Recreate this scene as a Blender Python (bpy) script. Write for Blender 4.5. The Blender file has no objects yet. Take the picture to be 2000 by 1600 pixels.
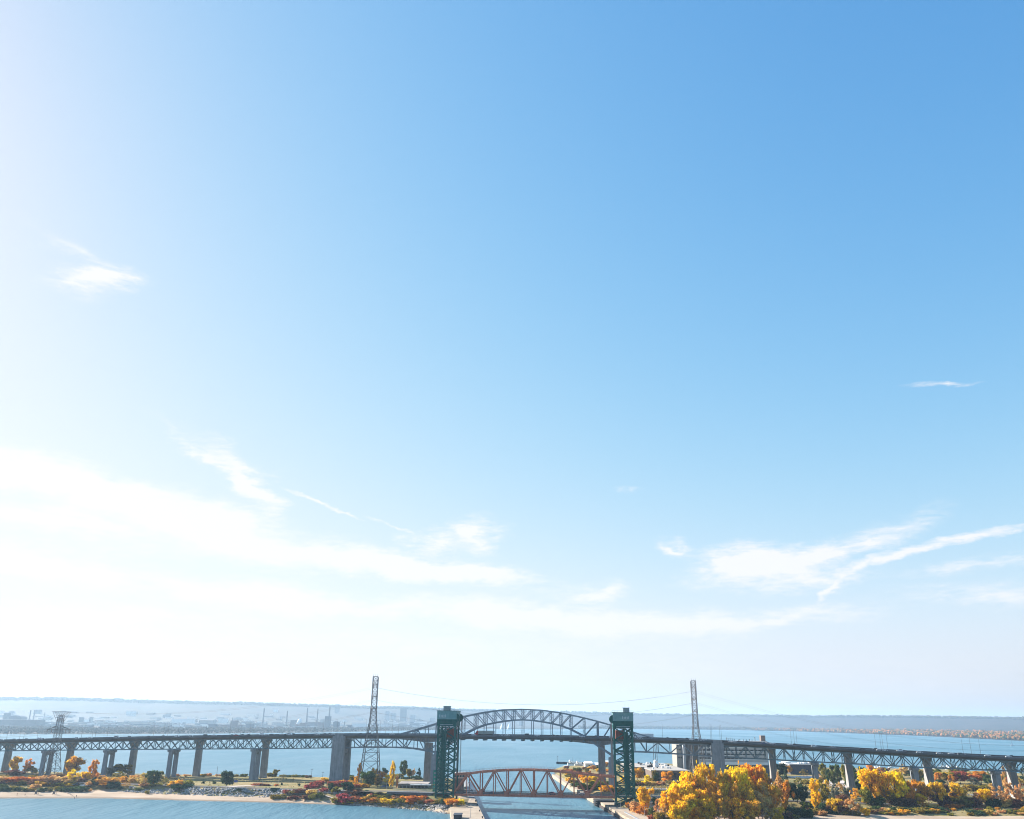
import bpy, bmesh, math, random
from mathutils import Vector, Matrix
R = math.radians
SC = bpy.context.scene
COL = SC.collection
# ---------------------------------------------------------------- camera
CAM_H, PITCH, ROLL, F = 57.0, math.atan(609/1680), R(0.6), 1680.0
cam_d = bpy.data.cameras.new('camera'); cam = bpy.data.objects.new('camera', cam_d); COL.objects.link(cam)
cam_d.sensor_width = 36.0; cam_d.lens = 36.0*F/2000; cam_d.clip_start = 1.0; cam_d.clip_end = 60000
CAM_R = Matrix.Rotation(R(90)+PITCH, 3, 'X') @ Matrix.Rotation(ROLL, 3, 'Z')
cam.matrix_world = Matrix.Translation((0, 0, CAM_H)) @ CAM_R.to_4x4()
SC.camera = cam
# ---------------------------------------------------------------- light
SUN_AZ, SUN_EL = R(-62), R(27)          # azimuth from +Y, negative = left
sun_dir = Vector((math.sin(SUN_AZ)*math.cos(SUN_EL), math.cos(SUN_AZ)*math.cos(SUN_EL), math.sin(SUN_EL)))
sd = bpy.data.lights.new('sun', 'SUN'); sd.energy = 5.0; sd.angle = R(0.5); sd.color = (1.0, 0.93, 0.82)
sun = bpy.data.objects.new('sun', sd); COL.objects.link(sun)
sun.rotation_euler = sun_dir.to_track_quat('Z', 'Y').to_euler()
SC.view_settings.view_transform = 'Standard'; SC.view_settings.look = 'None'
SC.view_settings.gamma = 1.0; SC.view_settings.use_curve_mapping = False
SC.view_settings.exposure = 1.5
SC.cycles.use_denoising = True; SC.cycles.filter_width = 1.05
SC.cycles.max_bounces = 6; SC.cycles.volume_bounces = 1; SC.cycles.transparent_max_bounces = 4
SC.cycles.caustics_reflective = False; SC.cycles.caustics_refractive = False

world = bpy.data.worlds.new('World'); SC.world = world; world.use_nodes = True
def build_sky():
    nt = world.node_tree; N = nt.nodes; L = nt.links
    N.clear()
    out = N.new('ShaderNodeOutputWorld'); bg = N.new('ShaderNodeBackground'); bg.inputs[1].default_value = 0.10
    sky = N.new('ShaderNodeTexSky'); sky.sky_type = 'NISHITA'; sky.sun_disc = False
    sky.sun_elevation = SUN_EL; sky.sun_rotation = SUN_AZ
    sky.altitude = 100; sky.air_density = 1.0; sky.dust_density = 0.6; sky.ozone_density = 5.0
    tc = N.new('ShaderNodeTexCoord')
    sep = N.new('ShaderNodeSeparateXYZ'); L.new(tc.outputs['Generated'], sep.inputs[0])
    def m(op, a, b=None, c=None):
        n = N.new('ShaderNodeMath'); n.operation = op
        for i, v in enumerate((a, b, c)):
            if v is None: continue
            if isinstance(v, (int, float)): n.inputs[i].default_value = v
            else: L.new(v, n.inputs[i])
        return n.outputs[0]
    az = m('ARCTAN2', sep.outputs[0], sep.outputs[1]); el = m('ARCSINE', sep.outputs[2])
    co = N.new('ShaderNodeCombineXYZ'); L.new(az, co.inputs[0]); L.new(el, co.inputs[1])
    # wispy drift of the cirrus edges
    def noise(scale, stretch, detail, rough, dist=0.0, rot=0.0):
        mp = N.new('ShaderNodeMapping'); mp.vector_type = 'POINT'
        mp.inputs['Scale'].default_value = stretch; mp.inputs['Rotation'].default_value = (0, 0, rot)
        L.new(co.outputs[0], mp.inputs[0])
        n = N.new('ShaderNodeTexNoise'); n.inputs['Scale'].default_value = scale; n.inputs['Detail'].default_value = detail
        n.inputs['Roughness'].default_value = rough; n.inputs['Distortion'].default_value = dist
        L.new(mp.outputs[0], n.inputs[0]); return n
    warp = noise(7, (1, 2.4, 1), 7, 0.66)
    sub = N.new('ShaderNodeVectorMath'); sub.operation = 'SUBTRACT'; L.new(warp.outputs['Color'], sub.inputs[0]); sub.inputs[1].default_value = (.5, .5, .5)
    scl = N.new('ShaderNodeVectorMath'); scl.operation = 'MULTIPLY'; L.new(sub.outputs[0], scl.inputs[0]); scl.inputs[1].default_value = (.20, .060, 0)
    wc = N.new('ShaderNodeVectorMath'); wc.operation = 'ADD'; L.new(co.outputs[0], wc.inputs[0]); L.new(scl.outputs[0], wc.inputs[1])
    warp2 = noise(40, (1, 2.0, 1), 5, 0.6)
    sub2 = N.new('ShaderNodeVectorMath'); sub2.operation = 'SUBTRACT'; L.new(warp2.outputs['Color'], sub2.inputs[0]); sub2.inputs[1].default_value = (.5, .5, .5)
    scl2 = N.new('ShaderNodeVectorMath'); scl2.operation = 'MULTIPLY'; L.new(sub2.outputs[0], scl2.inputs[0]); scl2.inputs[1].default_value = (.03, .012, 0)
    wt = N.new('ShaderNodeVectorMath'); wt.operation = 'ADD'; L.new(co.outputs[0], wt.inputs[0]); L.new(scl2.outputs[0], wt.inputs[1])
    total = None
    for (a, e, ra, re, rot, s, thin) in CLOUDS:
        mp = N.new('ShaderNodeMapping'); mp.vector_type = 'TEXTURE'
        mp.inputs['Location'].default_value = (R(a), R(e), 0); mp.inputs['Rotation'].default_value = (0, 0, R(rot))
        mp.inputs['Scale'].default_value = (R(ra), R(re), 1)
        L.new((wt if thin else wc).outputs[0], mp.inputs[0])
        g = N.new('ShaderNodeTexGradient'); g.gradient_type = 'QUADRATIC_SPHERE' if not thin else 'SPHERICAL'
        L.new(mp.outputs[0], g.inputs[0])
        v = m('MULTIPLY', g.outputs['Fac'], s)
        total = v if total is None else m('MAXIMUM', total, v) if thin else m('ADD', total, v)
    fine = noise(13, (1, 4.2, 1), 10, 0.66, 0.6, R(-10))
    tex = m('MULTIPLY_ADD', fine.outputs['Fac'], 2.1, -0.36)
    tex.node.use_clamp = True
    fray = noise(46, (1, 4.6, 1), 8, 0.7, 0.5, R(-8))
    body = m('MULTIPLY', total, 2.6); body.node.use_clamp = True
    torn = m('MULTIPLY', body, m('MULTIPLY_ADD', fray.outputs['Fac'], 1.5, -0.78))
    mask = m('ADD', m('MULTIPLY', total, tex), torn); mask.node.use_clamp = True
    mask = m('MINIMUM', mask, 0.95)
    sp = N.new('ShaderNodeSeparateXYZ'); L.new(sky.outputs[0], sp.inputs[0]); cb = N.new('ShaderNodeCombineXYZ')
    for i, (p, k, g) in enumerate(((1.72, .375, .90), (1.22, .415, .965), (1.02, .57, 1.0))):      # film-like response with a shoulder, the same for the whole sky
        L.new(m('MULTIPLY', m('SUBTRACT', 1.0, m('POWER', math.exp(-k), m('POWER', sp.outputs[i], p))), SKY_GAIN*g), cb.inputs[i])
    mix = N.new('ShaderNodeMix'); mix.data_type = 'RGBA'; mix.blend_type = 'LIGHTEN'
    L.new(mask, mix.inputs['Factor']); L.new(cb.outputs[0], mix.inputs[6])
    mix.inputs[7].default_value = CLOUD_COL
    # milky air low over the horizon, brighter towards the sun
    e2 = m('DIVIDE', m('MAXIMUM', el, 0.0), R(4.0)); fog = m('MULTIPLY', m('POWER', math.exp(-1), m('MULTIPLY', e2, e2)), 0.74)
    br = N.new('ShaderNodeMapRange'); br.interpolation_type = 'SMOOTHSTEP'; br.inputs[1].default_value = R(-40); br.inputs[2].default_value = R(60); br.inputs[3].default_value = 1.0; br.inputs[4].default_value = 0.56; L.new(m('ABSOLUTE', m('SUBTRACT', az, SUN_AZ)), br.inputs[0])
    br.inputs[1].default_value = R(25); br.inputs[2].default_value = R(125)
    vc = N.new('ShaderNodeMix'); vc.data_type = 'RGBA'; L.new(br.outputs[0], vc.inputs['Factor']); vc.inputs[6].default_value = (0, 0, 0, 1); vc.inputs[7].default_value = (3.50, 3.42, 3.52, 1)
    veil = N.new('ShaderNodeMix'); veil.data_type = 'RGBA'; L.new(fog, veil.inputs['Factor']); L.new(mix.outputs[2], veil.inputs[6]); L.new(vc.outputs[2], veil.inputs[7])
    L.new(veil.outputs[2], bg.inputs[0]); L.new(bg.outputs[0], out.inputs[0])
SKY_GAIN = 3.53; HAZE_D = 0.55e-4
CLOUD_COL = (3.46, 3.44, 3.50, 1)
# azimuth, elevation, half-width, half-height, tilt (degrees), strength, thin streak
CLOUDS = [(-31, 13.6, 10.35, 1.72, -6, 2.98, 0), (-25, 12.3, 12.65, 2.34, -12, 3.67, 0), (-17.5, 11.0, 9.2, 2.34, -14, 3.67, 0), (-28, 10.6, 11.5, 1.4, -8, 2.52, 0), (-9.5, 9.9, 6.9, 1.4, -10, 3.67, 0),
    (-3.5, 9.2, 8.62, 1.49, -7, 4.13, 0), (-17.5, 14.3, 5.75, 1.4, -34, 2.76, 0), (-21, 15.9, 4.6, 0.72, -30, 1.07, 0), (-30, 8.4, 13.8, 1.88, -3, 2.3, 0), (-17, 7.4, 10.35, 1.57, -5, 2.52, 0),
    (-11, 6.9, 9.2, 1.4, 0, 2.52, 0), (0, 6.5, 10.35, 1.49, -2, 2.98, 0), (9, 6.0, 10.35, 1.4, 1, 2.76, 0), (17, 6.2, 8.05, 1.16, 2, 1.8, 0), (-24, 5.6, 20.7, 1.88, 0, 1.1, 0),
    (-8, 4.4, 34.5, 2.11, 0, 1.03, 0), (-24, 2.6, 29.9, 2.98, 0, 1.03, 0), (4, 2.2, 27.6, 2.98, 0, 1.03, 0), (26, 2.0, 23.0, 2.53, 0, 0.82, 0), (14.6, 9.7, 4.14, 1.45, 8, 2.95, 0),
    (17.5, 9.4, 5.75, 1.74, 8, 2.62, 0), (22, 10.6, 7.47, 1.3, 14, 1.56, 0), (19.5, 8.3, 6.32, 1.01, 3, 1.31, 0), (11.9, 11.0, 1.95, 0.8, -10, 1.64, 0), (-2.4, 11.7, 2.99, 1.4, 6, 2.3, 0),
    (-5.6, 11.3, 2.53, 1.09, 0, 1.83, 0), (-28.5, 25.3, 4.6, 1.74, 6, 2.46, 0), (-31, 27.0, 2.6, 1.2, -20, 0.7, 0), (8.8, 14.6, 1.15, 0.43, -8, 0.82, 0), (5.6, 7.9, 3.68, 1.09, 0, 2.07, 0),
    (29, 6.9, 8.05, 1.01, 0, 1.07, 0), (28, 8.6, 5.75, 0.72, 6, 0.98, 0), (28.2, 10.35, 4.6, 0.34, 7, 1.95, 1), (23.9, 9.6, 3.2, 0.36, 13, 1.95, 1), (20.9, 8.5, 1.9, 0.34, 42, 1.56, 1),
    (-12.5, 13.2, 3.4, 0.16, -18, 1.43, 1), (28.2, 19.5, 2.4, 0.2, -7, 1.04, 1), (-7.6, 11.9, 2.4, 0.16, -20, 1.04, 1), (20.4, 8.1, 2.0, 0.34, 50, 1.8, 1), (22.2, 9.2, 2.6, 0.36, 25, 1.8, 1),
    (26, 10.05, 3.4, 0.36, 9, 1.8, 1)]
build_sky()
import numpy as np
rnd = random.Random(7)
# ---------------------------------------------------------------- survey helpers: a sight line meets a known level or range
def ray(px, py): return CAM_R @ Vector(((px-1000)/F, -(py-800)/F, -1))
def ground(px, py, z=0.0):
    d = ray(px, py); return Vector((0, 0, CAM_H)) + d*((z-CAM_H)/d.z)
def at_range(px, py, Y):
    d = ray(px, py); return Vector((0, 0, CAM_H)) + d*(Y/d.y)
def depth(p): return -(CAM_R.transposed() @ (Vector(p)-Vector((0, 0, CAM_H)))).z
def metres(npx, p): return npx*depth(p)/F          # width of npx photo pixels at p
def metres_up(npx, p): return npx*depth(p)/F/1.09
# ---------------------------------------------------------------- materials
MATS = {}
def mat(name, col, rough=.85, var=.18, scale=.15, col2=None, spec=.3, metal=0.0, bump=0.0, bscale=1.0, streak=0.0):
    if name in MATS: return MATS[name]
    m = bpy.data.materials.new(name); m.use_nodes = True; MATS[name] = m
    nt = m.node_tree; N = nt.nodes; L = nt.links; b = N['Principled BSDF']
    b.inputs['Roughness'].default_value = rough; b.inputs['Specular IOR Level'].default_value = spec; b.inputs['Metallic'].default_value = metal
    geo = N.new('ShaderNodeNewGeometry'); nz = N.new('ShaderNodeTexNoise')
    nz.inputs['Scale'].default_value = scale; nz.inputs['Detail'].default_value = 6; nz.inputs['Roughness'].default_value = .65
    L.new(geo.outputs['Position'], nz.inputs[0])
    if streak:                              # rain streaks and stains that run down the faces
        mp = N.new('ShaderNodeMapping'); mp.inputs['Scale'].default_value = (1, 1, .12); L.new(geo.outputs['Position'], mp.inputs[0])
        n3 = N.new('ShaderNodeTexNoise'); n3.inputs['Scale'].default_value = streak; n3.inputs['Detail'].default_value = 5; n3.inputs['Roughness'].default_value = .7; L.new(mp.outputs[0], n3.inputs[0])
        av = N.new('ShaderNodeMath'); av.operation = 'MULTIPLY_ADD'; av.inputs[1].default_value = .6; L.new(n3.outputs['Fac'], av.inputs[0])
        hf = N.new('ShaderNodeMath'); hf.operation = 'MULTIPLY'; hf.inputs[1].default_value = .4; L.new(nz.outputs['Fac'], hf.inputs[0]); L.new(hf.outputs[0], av.inputs[2])
    mx = N.new('ShaderNodeMix'); mx.data_type = 'RGBA'
    mr = N.new('ShaderNodeMapRange'); mr.inputs[1].default_value = .33; mr.inputs[2].default_value = .67; L.new(av.outputs[0] if streak else nz.outputs['Fac'], mr.inputs[0])
    L.new(mr.outputs[0], mx.inputs['Factor'])
    if col2 is None: c1 = [c*(1-var) for c in col]; c2 = [min(1, c*(1+var)) for c in col]
    else: c1, c2 = col, col2
    mx.inputs[6].default_value = (*c1, 1); mx.inputs[7].default_value = (*c2, 1)
    L.new(mx.outputs[2], b.inputs['Base Color'])
    if bump:
        n2 = N.new('ShaderNodeTexNoise'); n2.inputs['Scale'].default_value = bscale; n2.inputs['Detail'].default_value = 4; L.new(geo.outputs['Position'], n2.inputs[0])
        bp = N.new('ShaderNodeBump'); bp.inputs['Strength'].default_value = bump; L.new(n2.outputs['Fac'], bp.inputs['Height']); L.new(bp.outputs[0], b.inputs['Normal'])
    return m
def leaf_mat(name, col, col2, trans=.35, patch=None):
    if name in MATS: return MATS[name]
    m = bpy.data.materials.new(name); m.use_nodes = True; MATS[name] = m
    nt = m.node_tree; N = nt.nodes; L = nt.links; N.clear()
    out = N.new('ShaderNodeOutputMaterial'); df = N.new('ShaderNodeBsdfDiffuse'); tr = N.new('ShaderNodeBsdfTranslucent'); ms = N.new('ShaderNodeMixShader')
    geo = N.new('ShaderNodeNewGeometry'); oi = N.new('ShaderNodeObjectInfo')
    nz = N.new('ShaderNodeTexNoise'); nz.inputs['Scale'].default_value = .22; nz.inputs['Detail'].default_value = 3; L.new(geo.outputs['Position'], nz.inputs[0])
    ad = N.new('ShaderNodeMath'); ad.operation = 'MULTIPLY_ADD'; L.new(geo.outputs['Random Per Island'], ad.inputs[0]); ad.inputs[1].default_value = .45; L.new(nz.outputs['Fac'], ad.inputs[2])
    mr = N.new('ShaderNodeMapRange'); mr.inputs[1].default_value = .45; mr.inputs[2].default_value = 1.0; L.new(ad.outputs[0], mr.inputs[0])
    mx = N.new('ShaderNodeMix'); mx.data_type = 'RGBA'; L.new(mr.outputs[0], mx.inputs['Factor']); mx.inputs[6].default_value = (*col, 1); mx.inputs[7].default_value = (*col2, 1)
    src = mx.outputs[2]
    if patch:                               # boughs that are still green or already brown
        n4 = N.new('ShaderNodeTexNoise'); n4.inputs['Scale'].default_value = .16; n4.inputs['Detail'].default_value = 4; L.new(geo.outputs['Position'], n4.inputs[0])
        m4 = N.new('ShaderNodeMapRange'); m4.inputs[1].default_value = .52; m4.inputs[2].default_value = .68; m4.inputs[4].default_value = .5; L.new(n4.outputs['Fac'], m4.inputs[0])
        x4 = N.new('ShaderNodeMix'); x4.data_type = 'RGBA'; L.new(m4.outputs[0], x4.inputs['Factor']); L.new(src, x4.inputs[6]); x4.inputs[7].default_value = (*patch, 1); src = x4.outputs[2]
    hs = N.new('ShaderNodeHueSaturation'); L.new(src, hs.inputs['Color'])
    h = N.new('ShaderNodeMath'); h.operation = 'MULTIPLY_ADD'; L.new(oi.outputs['Random'], h.inputs[0]); h.inputs[1].default_value = .05; h.inputs[2].default_value = .475; L.new(h.outputs[0], hs.inputs['Hue'])
    v = N.new('ShaderNodeMath'); v.operation = 'MULTIPLY_ADD'; L.new(geo.outputs['Random Per Island'], v.inputs[0]); v.inputs[1].default_value = .42; v.inputs[2].default_value = .86; L.new(v.outputs[0], hs.inputs['Value'])
    L.new(hs.outputs[0], df.inputs[0]); L.new(hs.outputs[0], tr.inputs[0])
    ms.inputs[0].default_value = trans; L.new(df.outputs[0], ms.inputs[1]); L.new(tr.outputs[0], ms.inputs[2]); L.new(ms.outputs[0], out.inputs[0])
    return m
concrete = mat('weathered concrete', (.13, .145, .165), col2=(.29, .305, .33), scale=.25, streak=.8)
concrete_far = mat('brown concrete', (.17, .165, .17), col2=(.34, .32, .31), scale=.2, streak=.8)
pale_concrete = mat('pale sandy concrete', (.27, .21, .155), col2=(.41, .33, .25), scale=.12)
asphalt = mat('asphalt', (.045, .045, .048), var=.3)
fascia = mat('deck fascia', (.065, .07, .078), col2=(.12, .125, .135), scale=.1)
steel = mat('grey blue painted steel', (.12, .155, .195), spec=.15, rough=.7, col2=(.25, .285, .325), streak=.6)
steel_dark = mat('dark truss steel', (.13, .18, .215), spec=.15, rough=.7, var=.2)
green_steel = mat('dark green painted steel', (.006, .06, .052), spec=.12, rough=.7, col2=(.02, .115, .095), streak=.7)
green_clad = mat('pale green cladding', (.10, .22, .22), col2=(.17, .29, .29), rough=.6, scale=.4)
rust_steel = mat('rust brown painted steel', (.28, .09, .055), rough=.7, spec=.15, col2=(.52, .22, .14), scale=.3, streak=.7)
rust_block = mat('rust red concrete', (.20, .055, .035), var=.2)
galv = mat('galvanised steel', (.12, .115, .12), rough=.5, var=.15)
dark = mat('dark void', (.02, .022, .025), var=.2)
white = mat('white paint', (.75, .75, .73), rough=.5, var=.05)
grey_light = mat('light grey panel', (.42, .42, .43), var=.1)
brick_dark = mat('brown brick', (.10, .075, .068), col2=(.15, .115, .10), scale=.3)
glass_dark = mat('dark window glass', (.02, .025, .03), rough=.12, spec=.6)
roof_grey = mat('grey flat roof', (.30, .275, .25), col2=(.42, .38, .34), scale=.06)
bark = mat('bark', (.09, .07, .055), var=.3)
bark_grey = mat('grey bark', (.27, .235, .20), var=.25)
rock_m = mat('rock', (.17, .165, .165), col2=(.36, .34, .33), scale=.5)
rock_dark = mat('dark wet rock', (.05, .052, .06), col2=(.12, .12, .125), scale=.6)
grass_dry = mat('dry grass', (.14, .13, .045), col2=(.27, .21, .09), scale=.08)
# ---------------------------------------------------------------- mesh and object helpers
def tag(o, label=None, cat=None, group=None, kind=None):
    if label: o['label'] = label
    if cat: o['category'] = cat
    if group: o['group'] = group
    if kind: o['kind'] = kind
    return o
WORLD = {}
def obj(name, mesh, m=None, parent=None, mw=None):
    o = bpy.data.objects.new(name, mesh); COL.objects.link(o)
    mw = mw or Matrix.Identity(4); WORLD[o.name] = mw
    if parent is not None:
        o.parent = parent; o.matrix_basis = WORLD[parent.name].inverted() @ mw
    else: o.matrix_basis = mw
    if m is not None:
        if len(mesh.materials) == 0: mesh.materials.append(m)
        elif mesh.materials[0] != m:
            o.material_slots[0].link = 'OBJECT'; o.material_slots[0].material = m
    return o
def empty(name, loc, rz=0.0, scale=(1, 1, 1)):
    o = bpy.data.objects.new(name, None); COL.objects.link(o); o.empty_display_size = .5
    mw = Matrix.Translation(loc) @ Matrix.Rotation(rz, 4, 'Z') @ Matrix.Diagonal((*scale, 1))
    o.matrix_basis = mw; WORLD[o.name] = mw; return o
class MB:
    def __init__(s): s.v = []; s.f = []; s.mi = []
    def quad(s, a, b, c, d, mi=0):
        n = len(s.v); s.v += [tuple(a), tuple(b), tuple(c), tuple(d)]; s.f.append((n, n+1, n+2, n+3)); s.mi.append(mi)
    def hexa(s, P, mi=0):                       # 8 points: bottom ring, top ring
        n = len(s.v); s.v += [tuple(p) for p in P]
        for f in ((3, 2, 1, 0), (4, 5, 6, 7), (0, 1, 5, 4), (1, 2, 6, 5), (2, 3, 7, 6), (3, 0, 4, 7)):
            s.f.append(tuple(n+i for i in f)); s.mi.append(mi)
    def box(s, x0, x1, y0, y1, z0, z1, mi=0):
        s.hexa([(x0, y0, z0), (x1, y0, z0), (x1, y1, z0), (x0, y1, z0), (x0, y0, z1), (x1, y0, z1), (x1, y1, z1), (x0, y1, z1)], mi)
    def beam(s, p, q, wx, wy, xref=(0, 1, 0), mi=0):
        p = Vector(p); q = Vector(q); z = (q-p).normalized(); x = Vector(xref); x = (x-z*x.dot(z))
        if x.length < 1e-4: x = Vector((1, 0, 0)); x = x-z*x.dot(z)
        x.normalize(); y = z.cross(x); x = x*wx/2; y = y*wy/2
        s.hexa([p-x-y, p+x-y, p+x+y, p-x+y, q-x-y, q+x-y, q+x+y, q-x+y], mi)
    def tube(s, pts, rad, n=6, mi=0, cap=True):
        base = len(s.v); pts = [Vector(p) for p in pts]
        for i, p in enumerate(pts):
            d = (pts[min(i+1, len(pts)-1)]-pts[max(i-1, 0)]).normalized()
            x = d.cross(Vector((0, 0, 1)) if abs(d.z) < .9 else Vector((1, 0, 0))).normalized(); y = d.cross(x)
            r = rad[i] if isinstance(rad, (list, tuple)) else rad
            for k in range(n):
                a = 2*math.pi*k/n; s.v.append(tuple(p+x*r*math.cos(a)+y*r*math.sin(a)))
        for i in range(len(pts)-1):
            for k in range(n):
                a = base+i*n+k; b = base+i*n+(k+1) % n; s.f.append((a, b, b+n, a+n)); s.mi.append(mi)
        if cap:
            s.f.append(tuple(base+k for k in range(n))[::-1]); s.mi.append(mi)
            e = base+(len(pts)-1)*n; s.f.append(tuple(e+k for k in range(n))); s.mi.append(mi)
    def lathe(s, prof, n=16, c=(0, 0, 0), mi=0):
        base = len(s.v)
        for r, z in prof:
            for k in range(n):
                a = 2*math.pi*k/n; s.v.append((c[0]+r*math.cos(a), c[1]+r*math.sin(a), c[2]+z))
        for i in range(len(prof)-1):
            for k in range(n):
                a = base+i*n+k; b = base+i*n+(k+1) % n; s.f.append((a, b, b+n, a+n)); s.mi.append(mi)
        s.f.append(tuple(base+k for k in range(n))[::-1]); s.mi.append(mi)
        e = base+(len(prof)-1)*n; s.f.append(tuple(e+k for k in range(n))); s.mi.append(mi)
    def mesh(s, name, mats=(), smooth=False):
        me = bpy.data.meshes.new(name); me.from_pydata(s.v, [], s.f)
        for m in mats: me.materials.append(m)
        if len(mats) > 1: me.polygons.foreach_set('material_index', s.mi)
        if smooth: me.polygons.foreach_set('use_smooth', [True]*len(me.polygons))
        me.update(); return me
    def build(s, name, m, parent=None, smooth=False, mw=None):
        return obj(name, s.mesh(name, m if isinstance(m, (list, tuple)) else (m,), smooth), None, parent, mw)
UNIT = {}
def unit_box(m):
    if m.name not in UNIT:
        b = MB(); b.box(-.5, .5, -.5, .5, 0, 1); UNIT[m.name] = b.mesh('beam '+m.name, (m,))
    return UNIT[m.name]
def unit_laced(m):
    k = 'laced '+m.name
    if k not in UNIT:
        b = MB(); n = 7
        for sy in (-.5, .5): b.box(-.5, .5, sy-.11, sy+.11, 0, 1)
        for i in range(n):
            z0, z1 = i/n, (i+1)/n; a = -.42 if i % 2 else .42
            for sx in (-.45, .45):
                b.beam((sx, a, z0), (sx, -a, z1), .08, .03, (1, 0, 0))
        UNIT[k] = b.mesh(k, (m,))
    return UNIT[k]
def member(name, p, q, wx, wy, m, parent, xref, laced=False):
    p = Vector(p); q = Vector(q); d = q-p; L_ = d.length; z = d/L_
    x = Vector(xref); x = (x-z*x.dot(z)).normalized(); y = z.cross(x)
    M4 = Matrix(((x.x*wx, y.x*wy, z.x*L_, p.x), (x.y*wx, y.y*wy, z.y*L_, p.y), (x.z*wx, y.z*wy, z.z*L_, p.z), (0, 0, 0, 1)))
    return obj(name, unit_laced(m) if laced else unit_box(m), None, parent, M4)
def interp(tab, s):
    if s <= tab[0][0]: a, b = tab[0], tab[1]
    elif s >= tab[-1][0]: a, b = tab[-2], tab[-1]
    else:
        for a, b in zip(tab, tab[1:]):
            if a[0] <= s <= b[0]: break
    return a[1]+(b[1]-a[1])*(s-a[0])/(b[0]-a[0])
def copy_tree(o, mw):
    c = o.copy(); COL.objects.link(c); c.matrix_basis = mw; WORLD[c.name] = mw
    for ch in list(o.children):
        k = ch.copy(); COL.objects.link(k); k.parent = c
        for g in list(ch.children):
            q = g.copy(); COL.objects.link(q); q.parent = k
    return c
ORD = ['', 'second', 'third', 'fourth', 'fifth', 'sixth', 'seventh', 'eighth', 'ninth', 'tenth', 'eleventh', 'twelfth', 'thirteenth', 'fourteenth', 'fifteenth', 'sixteenth', 'seventeenth', 'eighteenth', 'nineteenth', 'twentieth', 'twenty-first', 'twenty-second', 'twenty-third', 'twenty-fourth', 'twenty-fifth', 'twenty-sixth']
PENDING = {}
def later_label(o, x, what, place, cat, group):     # labels are given out left to right once all of a kind stand
    PENDING.setdefault((what, place, cat, group), []).append((x, o))
def give_labels():
    for (what, place, cat, group), L_ in PENDING.items():
        L_.sort(key=lambda t: t[0]); n = len(L_)
        for i, (x, o) in enumerate(L_):
            if n == 1: lab = f'{what} {place}'
            elif i == 0: lab = f'leftmost {what} {place}'
            elif i == n-1: lab = f'rightmost {what} {place}'
            elif i < len(ORD): lab = f'{ORD[i]} {what} from the left {place}'
            else: lab = f'{what} {place}, number {i+1} from the left'
            tag(o, lab, cat, group if n > 1 else None)
# ---------------------------------------------------------------- water and land
def water_material():
    m = bpy.data.materials.new('rippled water'); m.use_nodes = True; nt = m.node_tree; N = nt.nodes; L = nt.links; b = N['Principled BSDF']
    b.inputs['Base Color'].default_value = (.06, .155, .21, 1); b.inputs['IOR'].default_value = 1.33
    geo = N.new('ShaderNodeNewGeometry')
    def nz(sc, st, det, rot=0.0):
        mp = N.new('ShaderNodeMapping'); mp.inputs['Scale'].default_value = st; mp.inputs['Rotation'].default_value = (0, 0, rot); L.new(geo.outputs['Position'], mp.inputs[0])
        n = N.new('ShaderNodeTexNoise'); n.inputs['Scale'].default_value = sc; n.inputs['Detail'].default_value = det; n.inputs['Roughness'].default_value = .6; L.new(mp.outputs[0], n.inputs[0]); return n
    rip = nz(.2, (1, .16, 1), 5, .12); swell = nz(.05, (1, .22, 1), 4, .1); wind = nz(.004, (1, .35, 1), 5, -.2)
    mr = N.new('ShaderNodeMapRange'); mr.inputs[1].default_value = .35; mr.inputs[2].default_value = .68; mr.inputs[3].default_value = .30; mr.inputs[4].default_value = .48
    L.new(wind.outputs['Fac'], mr.inputs[0]); L.new(mr.outputs[0], b.inputs['Roughness'])
    ad = N.new('ShaderNodeMath'); ad.operation = 'MULTIPLY_ADD'; L.new(swell.outputs['Fac'], ad.inputs[0]); ad.inputs[1].default_value = 2.2; L.new(rip.outputs['Fac'], ad.inputs[2])
    bp = N.new('ShaderNodeBump'); bp.inputs['Strength'].default_value = .6; bp.inputs['Distance'].default_value = 1.5
    gust = nz(.011, (1, .3, 1), 5, .3); ws = N.new('ShaderNodeMapRange'); ws.inputs[1].default_value = .35; ws.inputs[2].default_value = .65; ws.inputs[3].default_value = .28; ws.inputs[4].default_value = .85
    L.new(gust.outputs['Fac'], ws.inputs[0]); L.new(ws.outputs[0], bp.inputs['Strength'])
    L.new(ad.outputs[0], bp.inputs['Height']); L.new(bp.outputs[0], b.inputs['Normal'])
    return m
wm = water_material()
b_ = MB(); b_.quad((-13900, -2900, 0), (13900, -2900, 0), (13900, 19900, 0), (-13900, 19900, 0))
tag(b_.build('water', wm), kind='structure')

LEFT_POLY = [(-1500, 640), (-700, 680), (-373, 692), (-301, 701), (-221, 688), (-144, 677), (-106, 669), (-82, 656), (-52, 634), (-38, 616), (-20, 616), (-26, 720), (-35, 840), (-41, 925), (-102, 882), (-202, 898), (-329, 915), (-440, 932), (-540, 942), (-1500, 960)]
RIGHT_POLY = [(1500, 520), (700, 560), (348, 575), (186, 572), (86, 540), (75, 552), (66, 698), (60, 782), (50, 1010), (58, 1190), (76, 1215), (130, 1250), (220, 1310), (330, 1240), (470, 1235), (577, 1218), (640, 1120), (610, 1020), (700, 960), (1500, 900)]
ROAD_L = [(-52, 659, 9.6), (-84, 669, 9.3), (-110, 684, 8.2), (-150, 706, 7.0), (-230, 735, 6.5), (-330, 762, 6.4), (-700, 800, 6.4)]
ROAD_R = [(88.5, 647, 9.6), (118, 645, 9.4), (170, 652, 7.6), (260, 660, 5.2), (700, 690, 4.6)]
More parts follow.
